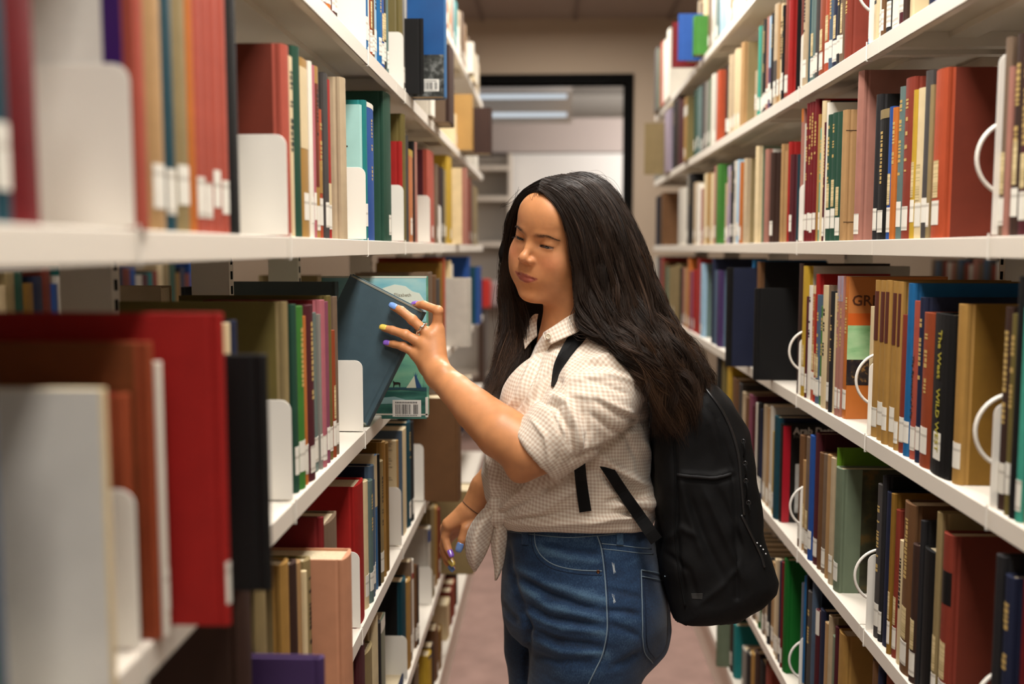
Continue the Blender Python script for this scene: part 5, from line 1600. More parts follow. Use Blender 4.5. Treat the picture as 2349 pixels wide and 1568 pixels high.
def sheet(name, rows, m, parent, thick=0.0016, uvscale=1.0, nu=14, nv=10, wrinkle=0.0):
    """a cloth piece lofted through rows of points (each row: px, py, Y)"""
    R = np.array([catmull([pix(*q) for q in r], nu) for r in rows])
    G = np.stack([catmull(R[:, j], nv) for j in range(nu)], 1)        # nv x nu x 3
    V = G.reshape(-1, 3)
    f = np.array([(i * nu + j, i * nu + j + 1, (i + 1) * nu + j + 1, (i + 1) * nu + j) for i in range(nv - 1) for j in range(nu - 1)])
    if wrinkle:
        V = V + np.array([0, 1, 0]) * (noise3(V, 260, 5) * wrinkle)[:, None]
    uv = np.stack([V[:, 0], V[:, 2], V[:, 1] * 0], 1)
    a = math.radians(25)
    uv = np.stack([uv[:, 0] * math.cos(a) + uv[:, 1] * math.sin(a), -uv[:, 0] * math.sin(a) + uv[:, 1] * math.cos(a), uv[:, 2]], 1) * uvscale
    o = np_mesh(name, V, f, m, parent, attrs={'cloth': uv})
    s = o.modifiers.new('solid', 'SOLIDIFY'); s.thickness = thick; s.offset = 0
    return o
# collar, knot and the two hanging tails
sheet('collar', [[(1338, 706, 1.762), (1300, 728, 1.742), (1270, 748, 1.735), (1248, 762, 1.742)], [(1345, 722, 1.752), (1308, 745, 1.728), (1276, 764, 1.720), (1252, 776, 1.728)], [(1352, 742, 1.730), (1322, 762, 1.702), (1292, 776, 1.700), (1262, 790, 1.712)]], M_shirt, shirt, 0.002)
sheet('collar', [[(1248, 762, 1.742), (1236, 790, 1.750), (1226, 815, 1.755)], [(1252, 775, 1.728), (1243, 800, 1.738), (1230, 828, 1.745)], [(1264, 786, 1.722), (1254, 808, 1.732), (1238, 836, 1.740)]], M_shirt, shirt, 0.002)
sheet('collar', [[(1240, 700, 1.90), (1232, 735, 1.87), (1232, 770, 1.83)], [(1222, 715, 1.89), (1216, 745, 1.86), (1216, 785, 1.82)], [(1205, 735, 1.88), (1200, 765, 1.85), (1204, 800, 1.81)]], M_shirt, shirt, 0.002)
bt = cast(SHIRT_BVH, 1256, 770, 1.735)[0]
def disc(c, n_, r, h, seg=20):
    n_ = Vector(n_).normalized(); u = n_.orthogonal().normalized(); w = n_.cross(u); c = Vector(c)
    ring = lambda rr, hh: [c + (u * math.cos(a) + w * math.sin(a)) * rr + n_ * hh for a in [2 * math.pi * k / seg for k in range(seg)]]
    v = ring(r, 0) + ring(r, h * 0.6) + ring(r * 0.8, h) + ring(r * 0.5, h * 0.6)
    f = [tuple(range(seg))[::-1]] + [(k * seg + i, k * seg + (i + 1) % seg, (k + 1) * seg + (i + 1) % seg, (k + 1) * seg + i) for k in range(3) for i in range(seg)] + [tuple(3 * seg + i for i in range(seg))]
    b = MB(); b.v, b.f = [tuple(q) for q in v], f
    return b
disc(P3(1258, 771, 1.716), (-0.3, -0.95, 0.1), 0.0052, 0.0022).build('button', mat('button_cream', (214, 200, 176), 0.3), shirt, smooth=False)
def knot_field(p):
    d = ell(p, P3(1136, 1180, 1.735), (0.018, 0.020, 0.019))
    d = smin(d, chain(p, [P3(1120, 1165, 1.745), P3(1134, 1152, 1.728), P3(1150, 1172, 1.728), P3(1143, 1200, 1.735)], [0.008, 0.010, 0.010, 0.008], 0.005), 0.006)
    d = smin(d, chain(p, [P3(1165, 1184, 1.725), P3(1215, 1175, 1.70)], [0.012, 0.006], 0.005), 0.008)
    return smin(d, chain(p, [P3(1143, 1160, 1.74), P3(1165, 1130, 1.73)], [0.012, 0.006], 0.005), 0.008)
V, Fa = mesh_field(knot_field, (-0.16, 1.66, 0.96), (0.0, 1.80, 1.12), 0.0022)
V = V + vnormals(V, Fa) * (noise3(V, 300, 2) * 0.0009)[:, None]
np_mesh('knot', V, Fa, M_shirt, shirt, attrs={'cloth': V[:, [0, 2, 1]] * np.array([1, 1, 0])})
sheet('shirt_tail', [[(1122, 1156, 1.735), (1134, 1168, 1.722), (1146, 1182, 1.735)], [(1096, 1180, 1.735), (1112, 1192, 1.706), (1134, 1204, 1.735)], [(1074, 1216, 1.735), (1092, 1226, 1.700), (1128, 1232, 1.740)], [(1068, 1250, 1.735), (1088, 1262, 1.702), (1118, 1262, 1.738)], [(1072, 1284, 1.735), (1086, 1290, 1.712), (1104, 1288, 1.735)], [(1087, 1310, 1.735), (1089, 1310, 1.730), (1091, 1309, 1.735)]], M_shirt, shirt, 0.0018, wrinkle=0.0016)
sheet('shirt_tail', [[(1132, 1188, 1.745), (1145, 1194, 1.730), (1160, 1196, 1.745)], [(1126, 1225, 1.748), (1142, 1232, 1.728), (1163, 1228, 1.745)], [(1128, 1262, 1.750), (1142, 1270, 1.732), (1160, 1262, 1.748)], [(1134, 1298, 1.750), (1144, 1302, 1.738), (1154, 1296, 1.748)], [(1136, 1330, 1.748), (1138, 1330, 1.745), (1141, 1326, 1.748)]], M_shirt, shirt, 0.0018, wrinkle=0.0016)

# ---------------------------------------------------------------- jeans and shoes
HIPS = [(1150, 1176, 1480, .150, 1.84), (1195, 1168, 1486, .152, 1.84), (1215, 1160, 1496, .156, 1.84), (1245, 1156, 1502, .162, 1.84), (1290, 1154, 1513, .172, 1.84), (1330, 1152, 1528, .178, 1.84), (1380, 1150, 1534, .180, 1.84), (1420, 1160, 1534, .165, 1.84), (1460, 1200, 1524, .13, 1.84)]
def jeans_field(p):
    d = profile_field(p, HIPS, 2.35, 0.012)
    near = chain(p, [P3(1372, 1400, 1.762), P3(1352, 1480, 1.762), P3(1338, 1568, 1.765), (0.075, 1.775, 0.46), (0.085, 1.80, 0.10), (0.085, 1.80, 0.055)], [0.112, 0.110, 0.100, 0.066, 0.053, 0.055], 0.004)
    far = chain(p, [P3(1266, 1380, 1.945), P3(1260, 1480, 1.950), P3(1254, 1568, 1.950), (-0.005, 1.95, 0.46), (0.01, 1.96, 0.10), (0.01, 1.96, 0.055)], [0.100, 0.092, 0.076, 0.062, 0.050, 0.053], 0.004)
    d = smin(d, near, 0.02)
    d = smin(d, ball(p, P3(1440, 1455, 1.80), 0.074), 0.02)
    d = smin(d, far, 0.008)
    top = P3(1300, 1205, 1.67)[2]
    bot = 0.07
    return smax(d, smax(p[..., 2] - top, bot - p[..., 2], 0.002), 0.004).astype(F4)
V, Fa = mesh_field(jeans_field, (-0.13, 1.60, 0.03), (0.30, 2.08, 1.06), 0.0036)
V = smooth_verts(V, Fa, 1, 0.4)
N = vnormals(V, Fa)
JF = [([(1185, 1320), (1260, 1362), (1340, 1392), (1386, 1398)], -5, 8), ([(1180, 1300), (1250, 1336), (1340, 1366), (1386, 1376)], 4, 10), ([(1390, 1400), (1440, 1402), (1470, 1410)], -4, 7), ([(1192, 1345), (1260, 1392), (1380, 1420)], 4, 10),
 ([(1195, 1380), (1260, 1418), (1380, 1436)], -4, 8), ([(1205, 1405), (1290, 1440), (1385, 1450)], 3, 9), ([(1210, 1440), (1280, 1470), (1380, 1482)], -3.5, 8), ([(1215, 1465), (1290, 1494), (1390, 1500)], 3, 9), ([(1215, 1500), (1280, 1516), (1350, 1516)], -2.5, 8),
 ([(1390, 1350), (1430, 1358), (1465, 1366)], -2.5, 7), ([(1395, 1430), (1440, 1445), (1472, 1462)], -3, 8), ([(1240, 1258), (1300, 1280), (1370, 1288)], 3, 9), ([(1250, 1245), (1310, 1262), (1372, 1268)], -2.5, 7),
 ([(1200, 1400), (1212, 1440), (1208, 1500), (1204, 1568)], -7, 7), ([(1168, 1240), (1172, 1300), (1190, 1370), (1204, 1400)], -4, 7), ([(1150, 1380), (1170, 1410), (1190, 1430)], -3, 7), ([(1470, 1495), (1430, 1520), (1400, 1530)], -3, 8)]
V = folds(V, N, [(q, a * 1.2, w) for q, a, w in JF])
V = V + N * (noise3(V, 40, 4) * 0.0012 + noise3(V, 110, 5) * 0.0005)[:, None]
PJ = project(V)
fade = np.clip(0.44 + 0.08 * noise3(V * np.array([1, 1, 2.2]), 40, 12) + 0.07 * noise3(V * np.array([1, 1, 3]), 130, 13), 0, 1)
for pts, amp, wd in JF:
    b_, t_, _ = seg_dist(PJ, pts)
    fade = fade + (0.30 if amp > 0 else -0.22) * np.exp(-(b_ / (wd * 1.1)) ** 2) * (N[:, 1] < 0)      # worn along the creases
fade = np.clip(fade, 0, 1)
def denim():
    m = mat('denim', (44, 72, 108), 0.78, spec=0.25, sheen=0.15)
    nt = m.node_tree; b = nt.nodes['Principled BSDF']
    a = nt.nodes.new('ShaderNodeAttribute'); a.attribute_name = 'wear'
    tc = nt.nodes.new('ShaderNodeTexCoord')
    n = nt.nodes.new('ShaderNodeTexNoise'); n.inputs['Scale'].default_value = 520; n.inputs['Detail'].default_value = 4
    mp = nt.nodes.new('ShaderNodeMapping'); mp.inputs['Scale'].default_value = (1, 1, 0.55); mp.inputs['Rotation'].default_value = (0, 0.6, 0)
    nt.links.new(tc.outputs['Object'], mp.inputs[0]); nt.links.new(mp.outputs[0], n.inputs['Vector'])
    ad = nt.nodes.new('ShaderNodeMath'); ad.operation = 'MULTIPLY_ADD'; ad.inputs[1].default_value = 0.9; ad.inputs[2].default_value = -0.45
    nt.links.new(n.outputs[0], ad.inputs[0])
    s = nt.nodes.new('ShaderNodeMath'); s.operation = 'ADD'; nt.links.new(a.outputs['Fac'], s.inputs[0]); nt.links.new(ad.outputs[0], s.inputs[1])
    r = nt.nodes.new('ShaderNodeValToRGB'); e = r.color_ramp.elements
    e[0].position, e[0].color = 0.05, (*srgb((17, 31, 52)), 1); e[1].position, e[1].color = 0.95, (*srgb((78, 108, 134)), 1)
    q = e.new(0.5); q.color = (*srgb((34, 60, 92)), 1)
    nt.links.new(s.outputs[0], r.inputs[0]); nt.links.new(r.outputs[0], b.inputs['Base Color'])
    bp = nt.nodes.new('ShaderNodeBump'); bp.inputs['Strength'].default_value = 0.4; bp.inputs['Distance'].default_value = 0.001
    nt.links.new(n.outputs[0], bp.inputs['Height']); nt.links.new(bp.outputs[0], b.inputs['Normal'])
    return m
M_denim = denim()
jeans = mine(np_mesh('jeans', V, Fa, M_denim, attrs={'wear': fade}))
JBVH = bvh_of(jeans)
M_thread = mat('thread_pale_blue', (120, 138, 150), 0.8)
M_dthread = mat('thread_dark', (20, 34, 58), 0.8)
def seam(pts, r=0.0009, m=M_thread, name='seam', off=0.0, bv=None, parent=None):
    C = catmull(pts, max(8, int(ln(np.diff(np.asarray(pts, float), axis=0)).sum() / 7)))
    P_ = []
    for x, y in C:
        loc, n = cast(bv or JBVH, x, y, 1.70)
        P_.append(loc + n * (off + r * 0.2))
    o = MB().tube(P_, r, 6).build(name, m, parent or jeans, smooth=True)
    return o
seam([(1226, 1222), (1229, 1250), (1243, 1275), (1272, 1295), (1320, 1306), (1381, 1309)], 0.0010)
seam([(1219, 1224), (1222, 1256), (1238, 1284), (1270, 1304), (1320, 1315), (1381, 1319)], 0.0007, M_dthread)
seam([(1370, 1228), (1380, 1262), (1388, 1330), (1392, 1400), (1392, 1450), (1382, 1500), (1366, 1535), (1350, 1568), (1338, 1600)], 0.0012)
seam([(1373, 1230), (1384, 1262), (1392, 1330), (1396, 1400), (1396, 1450), (1386, 1500)], 0.0008, M_dthread)
seam([(1380, 1246), (1420, 1250), (1460, 1255), (1494, 1258)], 0.0009)
seam([(1381, 1258), (1420, 1262), (1460, 1267), (1498, 1270)], 0.0008)
seam([(1162, 1218), (1230, 1226), (1300, 1232), (1370, 1228), (1430, 1222), (1470, 1216)], 0.0008)
# back pocket: a raised patch with a folded top hem
def patch(rows, m, name, off, parent, thick=0.0014, bv=None, wear=None):
    R = np.array([catmull(r, 14) for r in rows]); G = np.stack([catmull(R[:, j], 18) for j in range(14)], 1)
    V = []
    for q in G.reshape(-1, 2):
        loc, n = cast(bv or JBVH, q[0], q[1], 1.72)
        V.append(loc + n * off)
    V = np.array(V)
    f = np.array([(i * 14 + j, i * 14 + j + 1, (i + 1) * 14 + j + 1, (i + 1) * 14 + j) for i in range(17) for j in range(13)])
    o = np_mesh(name, V, f, m, parent, attrs={'wear': np.clip((0.62 if name == 'belt_loop' else 0.34) + 0.1 * noise3(V, 60, 6), 0, 1)})
    s = o.modifiers.new('solid', 'SOLIDIFY'); s.thickness = thick; s.offset = 1
    return o
pk = patch([[(1467, 1306), (1500, 1312), (1526, 1320)], [(1470, 1400), (1500, 1402), (1531, 1404)], [(1473, 1484), (1500, 1484), (1530, 1470)], [(1494, 1518), (1505, 1512), (1516, 1500)]], M_denim, 'back_pocket', 0.0010, jeans)
seam([(1468, 1307), (1500, 1313), (1525, 1320)], 0.0011, off=0.003, parent=pk)
seam([(1470, 1322), (1500, 1328), (1525, 1334)], 0.0009, off=0.003, parent=pk)
seam([(1468, 1308), (1471, 1400), (1474, 1485), (1495, 1519)], 0.0010, off=0.003, parent=pk)
seam([(1476, 1330), (1479, 1400), (1482, 1478), (1498, 1506)], 0.0008, M_dthread, off=0.003, parent=pk)
for x in (1206, 1419):
    patch([[(x - 7, 1212), (x + 7, 1212)], [(x - 6, 1230), (x + 8, 1231)], [(x - 6, 1249), (x + 9, 1250)]], M_denim, 'belt_loop', 0.0035, jeans, 0.0016)
disc(cast(JBVH, 1372, 1310)[0] + np.array([0, -0.0008, 0]), (0, -1, 0), 0.0032, 0.0016, 12).build('rivet', mat('rivet_copper', (110, 74, 52), 0.35, metal=0.9), jeans)
for yy, h_ in ((1302, 26), (1372, 22)):            # worn white threads
    b = MB()
    for k in range(6):
        a_ = cast(JBVH, 1406 + 2.2 * (k % 3) - 2, yy - h_ / 2 + k * 1.2)[0]; c_ = cast(JBVH, 1408 + 1.5 * (k % 4), yy + h_ / 2 - k)[0]
        b.tube([a_ + np.array([0, -0.0003, 0]), c_ + np.array([0, -0.0003, 0])], 0.0003, 4)
    b.build('frayed_threads', mat('frayed_white', (196, 204, 206), 0.8), jeans)
def shoe(cx, cy):
    def f(p):
        d = chain(p, [(cx + 0.03, cy, 0.05), (cx - 0.05, cy, 0.042), (cx - 0.135, cy - 0.01, 0.032)], [0.045, 0.040, 0.034], 0.02)
        d = smin(d, rc(p, (cx + 0.02, cy, 0.05), (cx + 0.02, cy, 0.10), 0.04, 0.042), 0.02)
        return smax(d, 0.004 - p[..., 2], 0.004).astype(F4)
    V, Fa = mesh_field(f, (cx - 0.19, cy - 0.07, -0.005), (cx + 0.10, cy + 0.07, 0.16), 0.005)
    return mine(np_mesh('shoe', V, Fa, mat('shoe_white', (210, 206, 200), 0.5)))
shoe(0.075, 1.80); shoe(0.0, 1.96)

# ---------------------------------------------------------------- backpack
M_nylon = mat('black_nylon', (12, 12, 13), 0.7, 0.35, 1400, spec=0.22)
M_web = mat('black_webbing', (10, 10, 11), 0.75, 0.5, 1800, spec=0.2)
def poly_field(px_, Y):
    P_ = np.array([pix(x, y, Y)[[0, 2]] for x, y in px_])
    n = len(P_)
    def f(xz):
        d = np.full(len(xz), 1e9); s = np.ones(len(xz))
        for i in range(n):
            a, b = P_[i], P_[i - 1]
            e = b - a; w = xz - a
            t = np.clip((w @ e) / (e @ e), 0, 1)
            q = w - e * t[:, None]
            d = np.minimum(d, (q * q).sum(1))
            c1 = xz[:, 1] >= a[1]; c2 = xz[:, 1] < b[1]; c3 = e[0] * w[:, 1] > e[1] * w[:, 0]
            m = (c1 & c2 & c3) | (~c1 & ~c2 & ~c3)
            s[m] *= -1
        return s * np.sqrt(d)
    return f
BAGY = 1.795
BAG = [(1500, 835), (1560, 848), (1620, 868), (1664, 910), (1698, 975), (1716, 1050), (1722, 1120), (1730, 1190), (1752, 1260), (1768, 1300), (1762, 1328), (1728, 1362), (1672, 1392), (1610, 1404), (1560, 1402), (1532, 1392), (1520, 1330), (1508, 1270), (1512, 1215), (1500, 1150), (1492, 1080), (1492, 1000), (1492, 900)]
bagpoly = poly_field(BAG, BAGY)
def bag_field(p):
    d2 = bagpoly(p[..., [0, 2]].astype(float))
    R = 0.055
    hd = 0.128
    u = np.maximum(d2 + R, 0); v = np.maximum(np.abs(p[..., 1] - BAGY) - hd + R, 0)
    d = np.sqrt(u * u + v * v) - R
    d = np.where((u <= 0) & (v <= 0), np.maximum(d2, np.abs(p[..., 1] - BAGY) - hd), d)
    # main compartment, front pocket and the seam between them
    g, t, s = seg_dist(project(p.astype(float)), [(1560, 860), (1640, 960), (1680, 1080), (1690, 1200), (1690, 1370)])
    return (d + 0.005 * np.exp(-(g / 6.0) ** 2)).astype(F4)
V, Fa = mesh_field(bag_field, (0.13, 1.64, 0.85), (0.42, 1.96, 1.34), 0.0034)
V = smooth_verts(V, Fa, 2, 0.4)
N = vnormals(V, Fa)
BF = [([(1610, 1110), (1650, 1200), (1690, 1290), (1712, 1340)], 5, 9), ([(1575, 1120), (1610, 1220), (1660, 1330)], -5, 9), ([(1640, 1110), (1676, 1190), (1712, 1280)], -4, 8), ([(1560, 1090), (1580, 1180), (1620, 1290)], 4, 9), ([(1545, 1000), (1552, 1100), (1550, 1220), (1570, 1380)], -4, 6),
      ([(1600, 900), (1640, 980), (1655, 1060)], 3, 12), ([(1530, 1240), (1560, 1210), (1600, 1230)], 4, 8), ([(1520, 1260), (1580, 1310), (1600, 1380)], -4, 8), ([(1560, 1085), (1640, 1092), (1680, 1080)], 5, 6), ([(1560, 1096), (1640, 1104), (1684, 1092)], -4, 6), ([(1700, 1290), (1660, 1340), (1600, 1390)], 3, 6)]
V = folds(V, N, BF)
V = V + N * (noise3(V, 45, 21) * 0.002 + noise3(V, 120, 22) * 0.0007)[:, None]
bag = np_mesh('backpack', V, Fa, M_nylon)
tag(bag, 'black nylon backpack hanging from the shoulder of the young woman', 'backpack')
BB = bvh_of(bag)
def on_bag(pts, r, name, m, off=0.0):
    C = catmull(pts, max(8, int(ln(np.diff(np.asarray(pts, float), axis=0)).sum() / 6)))
    q = [cast(BB, x, y, 1.68) for x, y in C]
    return MB().tube([l + n * (off + r * 0.3) for l, n in q], r, 6).build(name, m, bag, smooth=True)
M_zip = mat('zipper_black', (26, 26, 27), 0.35, spec=0.6)
on_bag([(1612, 884), (1660, 950), (1690, 1030), (1700, 1110), (1706, 1180)], 0.0028, 'zipper', M_zip)
on_bag([(1700, 1180), (1722, 1225), (1745, 1275), (1752, 1300)], 0.0026, 'zipper', M_zip)
on_bag([(1555, 1088), (1600, 1092), (1640, 1094), (1676, 1086)], 0.0028, 'elastic_hem', mat('elastic_black', (22, 22, 24), 0.7))
on_bag([(1545, 1000), (1550, 1100), (1548, 1200), (1556, 1300), (1572, 1390)], 0.0018, 'piping', M_web)
pt = patch([[(1585, 1360), (1612, 1360)], [(1586, 1366), (1612, 1367)], [(1587, 1373), (1611, 1374)]], mat('grey_patch', (40, 38, 36), 0.7), 'fabric_label', 0.0006, bag, 0.001, bv=BB)
# zipper pulls with steel rings
for x, y, L_ in ((1704, 1010, 40), (1708, 1060, 36), (1710, 1100, 44), (1716, 1150, 30)):
    loc = cast(BB, x - 6, y, 1.70)[0]
    c = loc + np.array([0.004, -0.006, 0])
    MB().tube([c, c + np.array([0.003, -0.002, -0.012]), c + np.array([0.001, -0.001, -L_ / 1300 * 0.9])], 0.0014, 6).build('zipper_pull', M_web, bag, smooth=True)
    MB().tube(band(c, (0.3, 0.9, 0.1), 0.0034, 0), 0.0007, 6, True).build('pull_ring', mat('gunmetal', (96, 96, 98), 0.3, metal=1.0), bag, smooth=True)
b = MB()
for k, (x, y) in enumerate([(1737, 1243), (1745, 1250), (1751, 1258), (1757, 1268)]):
    l = cast(BB, x - 4, y, 1.72)[0]
    b.add(*(lambda q: (q.v, q.f))(disc(l + np.array([0.002, -0.003, 0]), (0.4, -0.9, 0), 0.0013, 0.001, 8)))
b.build('reflective_piping', mat('reflective', (230, 230, 232), 0.3), bag)
# straps lie over the shirt
ribbon_on(SHIRT_BVH, [(1362, 718), (1342, 762), (1308, 802), (1283, 842), (1267, 886)], [74, 60, 40, 28, 7], 0.004, 0.006, 'shoulder_strap', M_nylon, bag, 6, 1.70, 0.004)
ribbon_on(SHIRT_BVH, [(1368, 730), (1410, 762), (1450, 805), (1480, 845)], [74, 70, 60, 50], 0.004, 0.006, 'shoulder_strap', M_nylon, bag, 6, 1.70, 0.003)
ribbon_on(SHIRT_BVH, [(1328, 1050), (1334, 1110), (1343, 1173)], [27, 27, 28], 0.004, 0.0022, 'strap_end', M_web, bag, 8, 1.665, fit=0.4)
ribbon_on(SHIRT_BVH, [(1362, 1030), (1392, 1072), (1430, 1130), (1470, 1188), (1506, 1240)], [24, 25, 26, 28, 30], 0.004, 0.0022, 'webbing_strap', M_web, bag, 8, 1.675, fit=0.35)

# ---------------------------------------------------------------- the book being tilted out, and the picture book behind it
def case_book(name, w, h, t, m, inset=0.003):
    """upright in its own frame: spine at x = 0, boards run to -w, faces along y, foot at z = 0"""
    o_, i_, _ = cover_profile(w, t, True, 0)
    b = MB(); b.prism([(-u, v) for u, v in o_ + i_], 0, h)
    o = b.build(name, m)
    MB().box(-(w - inset), -0.0045, 0.003, t - 0.003, 0.003, h - 0.0035).build('page_block', M_page, o)
    return o
HB = 0.0
hbk = case_book('book', 0.150, 0.2345, 0.024, mat('cover_blue_grey', (66, 88, 98), 0.55, 0.5, 1500, spec=0.4, var=0.10, vscale=30))
pv = pix(848, 985, 1.792)
Zs = ztop(-1) + 0.0012
ang = math.radians(27.0)
hbk.location = (pv[0] - 0.004, 1.792, Zs + 0.002)
hbk.rotation_euler = (0, ang, 0)
tag(hbk, 'blue grey hardback being tilted out by the young woman, held in her raised hand', 'book', 'books on the chest-high shelf she faces')
for zz in (0.0, 0.2345 - 0.003):
    MB().box(-0.148, -0.004, -0.0006, 0.0001, zz, zz + 0.003).build('cover_edge_wear', mat('edge_worn', (140, 140, 126), 0.8), hbk)
tip = case_book('book', 0.205, 0.272, 0.018, noise_print('prairie_print', [(0.3, (70, 130, 120)), (0.5, (110, 168, 140)), (0.7, (140, 186, 150))], 7, 0, (1, 1, 4)))
tq = pix(981, 962, 1.925)
tip.location = (tq[0], 1.925, ztop(-1) + 0.0008)
tag(tip, 'picture book of a teepee on green prairie with barcode, right behind her fingers', 'book', 'books on the chest-high shelf she faces')
def panel(o, pts, y, m, name):
    v = [(x, y, z) for x, z in pts] + [(x, y + 0.0003, z) for x, z in pts]
    n = len(pts)
    b = MB(); b.v = v
    b.f = [tuple(range(n)), tuple(range(n, 2 * n))[::-1]] + [(i, n + i, n + (i + 1) % n, (i + 1) % n) for i in range(n)]
    return b.build(name, m, o)
def tl(x, y):                                     # photograph pixel -> the cover's own x, z
    q = pix(x, y, 1.925)
    return (q[0] - tq[0], q[2] - tip.location[2])
panel(tip, [(-0.203, 0.2705), (-0.001, 0.2705), (-0.001, tl(0, 735)[1]), (-0.203, tl(0, 735)[1])], -0.0004, noise_print('sky_blue_print', [(0.35, (120, 184, 196)), (0.52, (150, 200, 204)), (0.7, (186, 214, 206))], 9, 0, (1, 1, 3)), 'sky_print')
cl = [tl(*q) for q in [(845, 690), (858, 672), (880, 660), (905, 652), (930, 656), (946, 668), (962, 672), (974, 690), (974, 715), (945, 722), (900, 724), (860, 716)]]
panel(tip, cl, -0.0007, mat('print_cloud', (216, 224, 210), 0.4), 'cloud_print')
panel(tip, [tl(*q) for q in [(840, 888), (979, 888), (979, 897), (920, 893), (840, 897)]], -0.0007, mat('print_horizon', (44, 78, 88), 0.4), 'horizon_print')
panel(tip, [tl(*q) for q in [(840, 897), (979, 897), (979, 960), (840, 960)]], -0.00055, noise_print('near_prairie_print', [(0.35, (34, 80, 74)), (0.5, (50, 104, 92)), (0.7, (84, 140, 128))], 16, 0, (1, 1, 4)), 'ground_print')
panel(tip, [tl(*q) for q in [(872, 912), (905, 909), (930, 916), (905, 925), (872, 926)]], -0.0008, mat('print_pond', (140, 176, 176), 0.4), 'pond_print')
panel(tip, [tl(*q) for q in [(932, 889), (950, 862), (953, 862), (957, 889)]], -0.0009, mat('print_hide', (206, 210, 186), 0.5), 'tent_print')
panel(tip, [tl(*q) for q in [(951, 863), (949, 852), (952, 862), (954, 851), (955, 862), (959, 854), (956, 864), (968, 889), (955, 889)]], -0.00095, mat('print_tent_blue', (40, 74, 116), 0.5), 'tent_print')
panel(tip, [tl(*q) for q in [(902, 888), (903, 878), (901, 872), (906, 876), (914, 876), (919, 878), (918, 888), (915, 880), (906, 881), (904, 888)]], -0.0009, M_ink, 'horse_print')
a_, c_ = tl(901, 955), tl(966, 917)
barcode(tip, a_[0], c_[0], a_[1], c_[1], -0.0009, 9)
for z0, z1 in ((0.0, 0.003), (0.269, 0.272)):
    MB().box(-0.205, 0, -0.0008, 0.0002, z0, z1).build('cover_edge_wear', mat('edge_white', (216, 212, 198), 0.7), tip)
MB().box(-0.004, 0.001, -0.0008, 0.004, tl(0, 950)[1], tl(0, 905)[1]).build('call_number_label', M_label, tip)
lettering('Elizabeth', 0.0095, mat('ink_soft', (130, 120, 100), 0.5), tip, Matrix(((1, 0, 0, tl(896, 0)[0]), (0, 0, -1, -0.0009), (0, 1, 0, tl(0, 678)[1]), (0, 0, 0, 1))))
# the wide blue grey album standing behind the others
alb = case_book('book', 0.225, 0.262, 0.02, mat('cover_album', (76, 88, 90), 0.6, 0.3, 1200, var=0.08, vscale=20))
aq = pix(800, 640, 1.90)
alb.location = (aq[0] - 0.025, 1.900, ztop(-1) + 0.0008)
tag(alb, 'wide slate grey album behind the blue grey book the young woman tilts out', 'book', 'books on the chest-high shelf she faces')
# books across the next aisle, seen through the gaps, and on the far faces of the shelving
RN = random.Random(31)
def far_row(x_front, side, k, y0, y1, step, cols, where, hrange=(0.20, 0.27)):
    y = y0; i = 0; prev = None
    while y < y1:
        t = RN.uniform(*step); h = RN.uniform(*hrange); c = cols[i % len(cols)]
        o = make_book(side, x_front, y, t, ztop(k) + 0.0005, h, 0.16, c, ['n'])
        BOOKS.append(dict(o=o, side=side, k=k, i=i, n=9, y=y, h=h, t=t, col=c.replace('-', ' '), opts=[], a=prev, b=cols[(i + 1) % len(cols)].replace('-', ' '), special=None, where=where))
        prev = c.replace('-', ' ')
        y += t + 0.001; i += 1
FC = ['teal', 'brick-red', 'cream', 'khaki', 'dark-green', 'mustard', 'navy', 'red-brown', 'blue', 'pale-grey', 'maroon']
far_row(-1.755, -1, -1, 3.0, 5.3, (0.045, 0.075), FC, 'across the aisle beyond the shelving she faces')
far_row(1.965, 1, -1, 4.2, 5.2, (0.035, 0.06), ['brick-red', 'dark-grey', 'slate-blue', 'grey-brown', 'dusty-pink', 'pale-grey'], 'in the aisle beyond the shelving behind her', (0.25, 0.28))
xb = -(XL + 2 * DEPTH - 0.012)
for (ya, t, h, c) in ((1.02, 0.05, 0.262, 'beige'), (1.30, 0.06, 0.232, 'navy'), (1.66, 0.05, 0.262, 'beige'), (2.20, 0.05, 0.24, 'black'), (2.8, 0.05, 0.25, 'khaki')):
    o = make_book(1, xb, ya, t, ztop(-1) + 0.0005, h, 0.17, c, ['n'])
    BOOKS.append(dict(o=o, side=-1, k=-1, i=0, n=9, y=ya, h=h, t=t, col=c, opts=[], a=None, b=None, special=None, where='standing on the far face of the shelving she faces, seen through a gap'))
xb = (XR + 2 * DEPTH - 0.012)

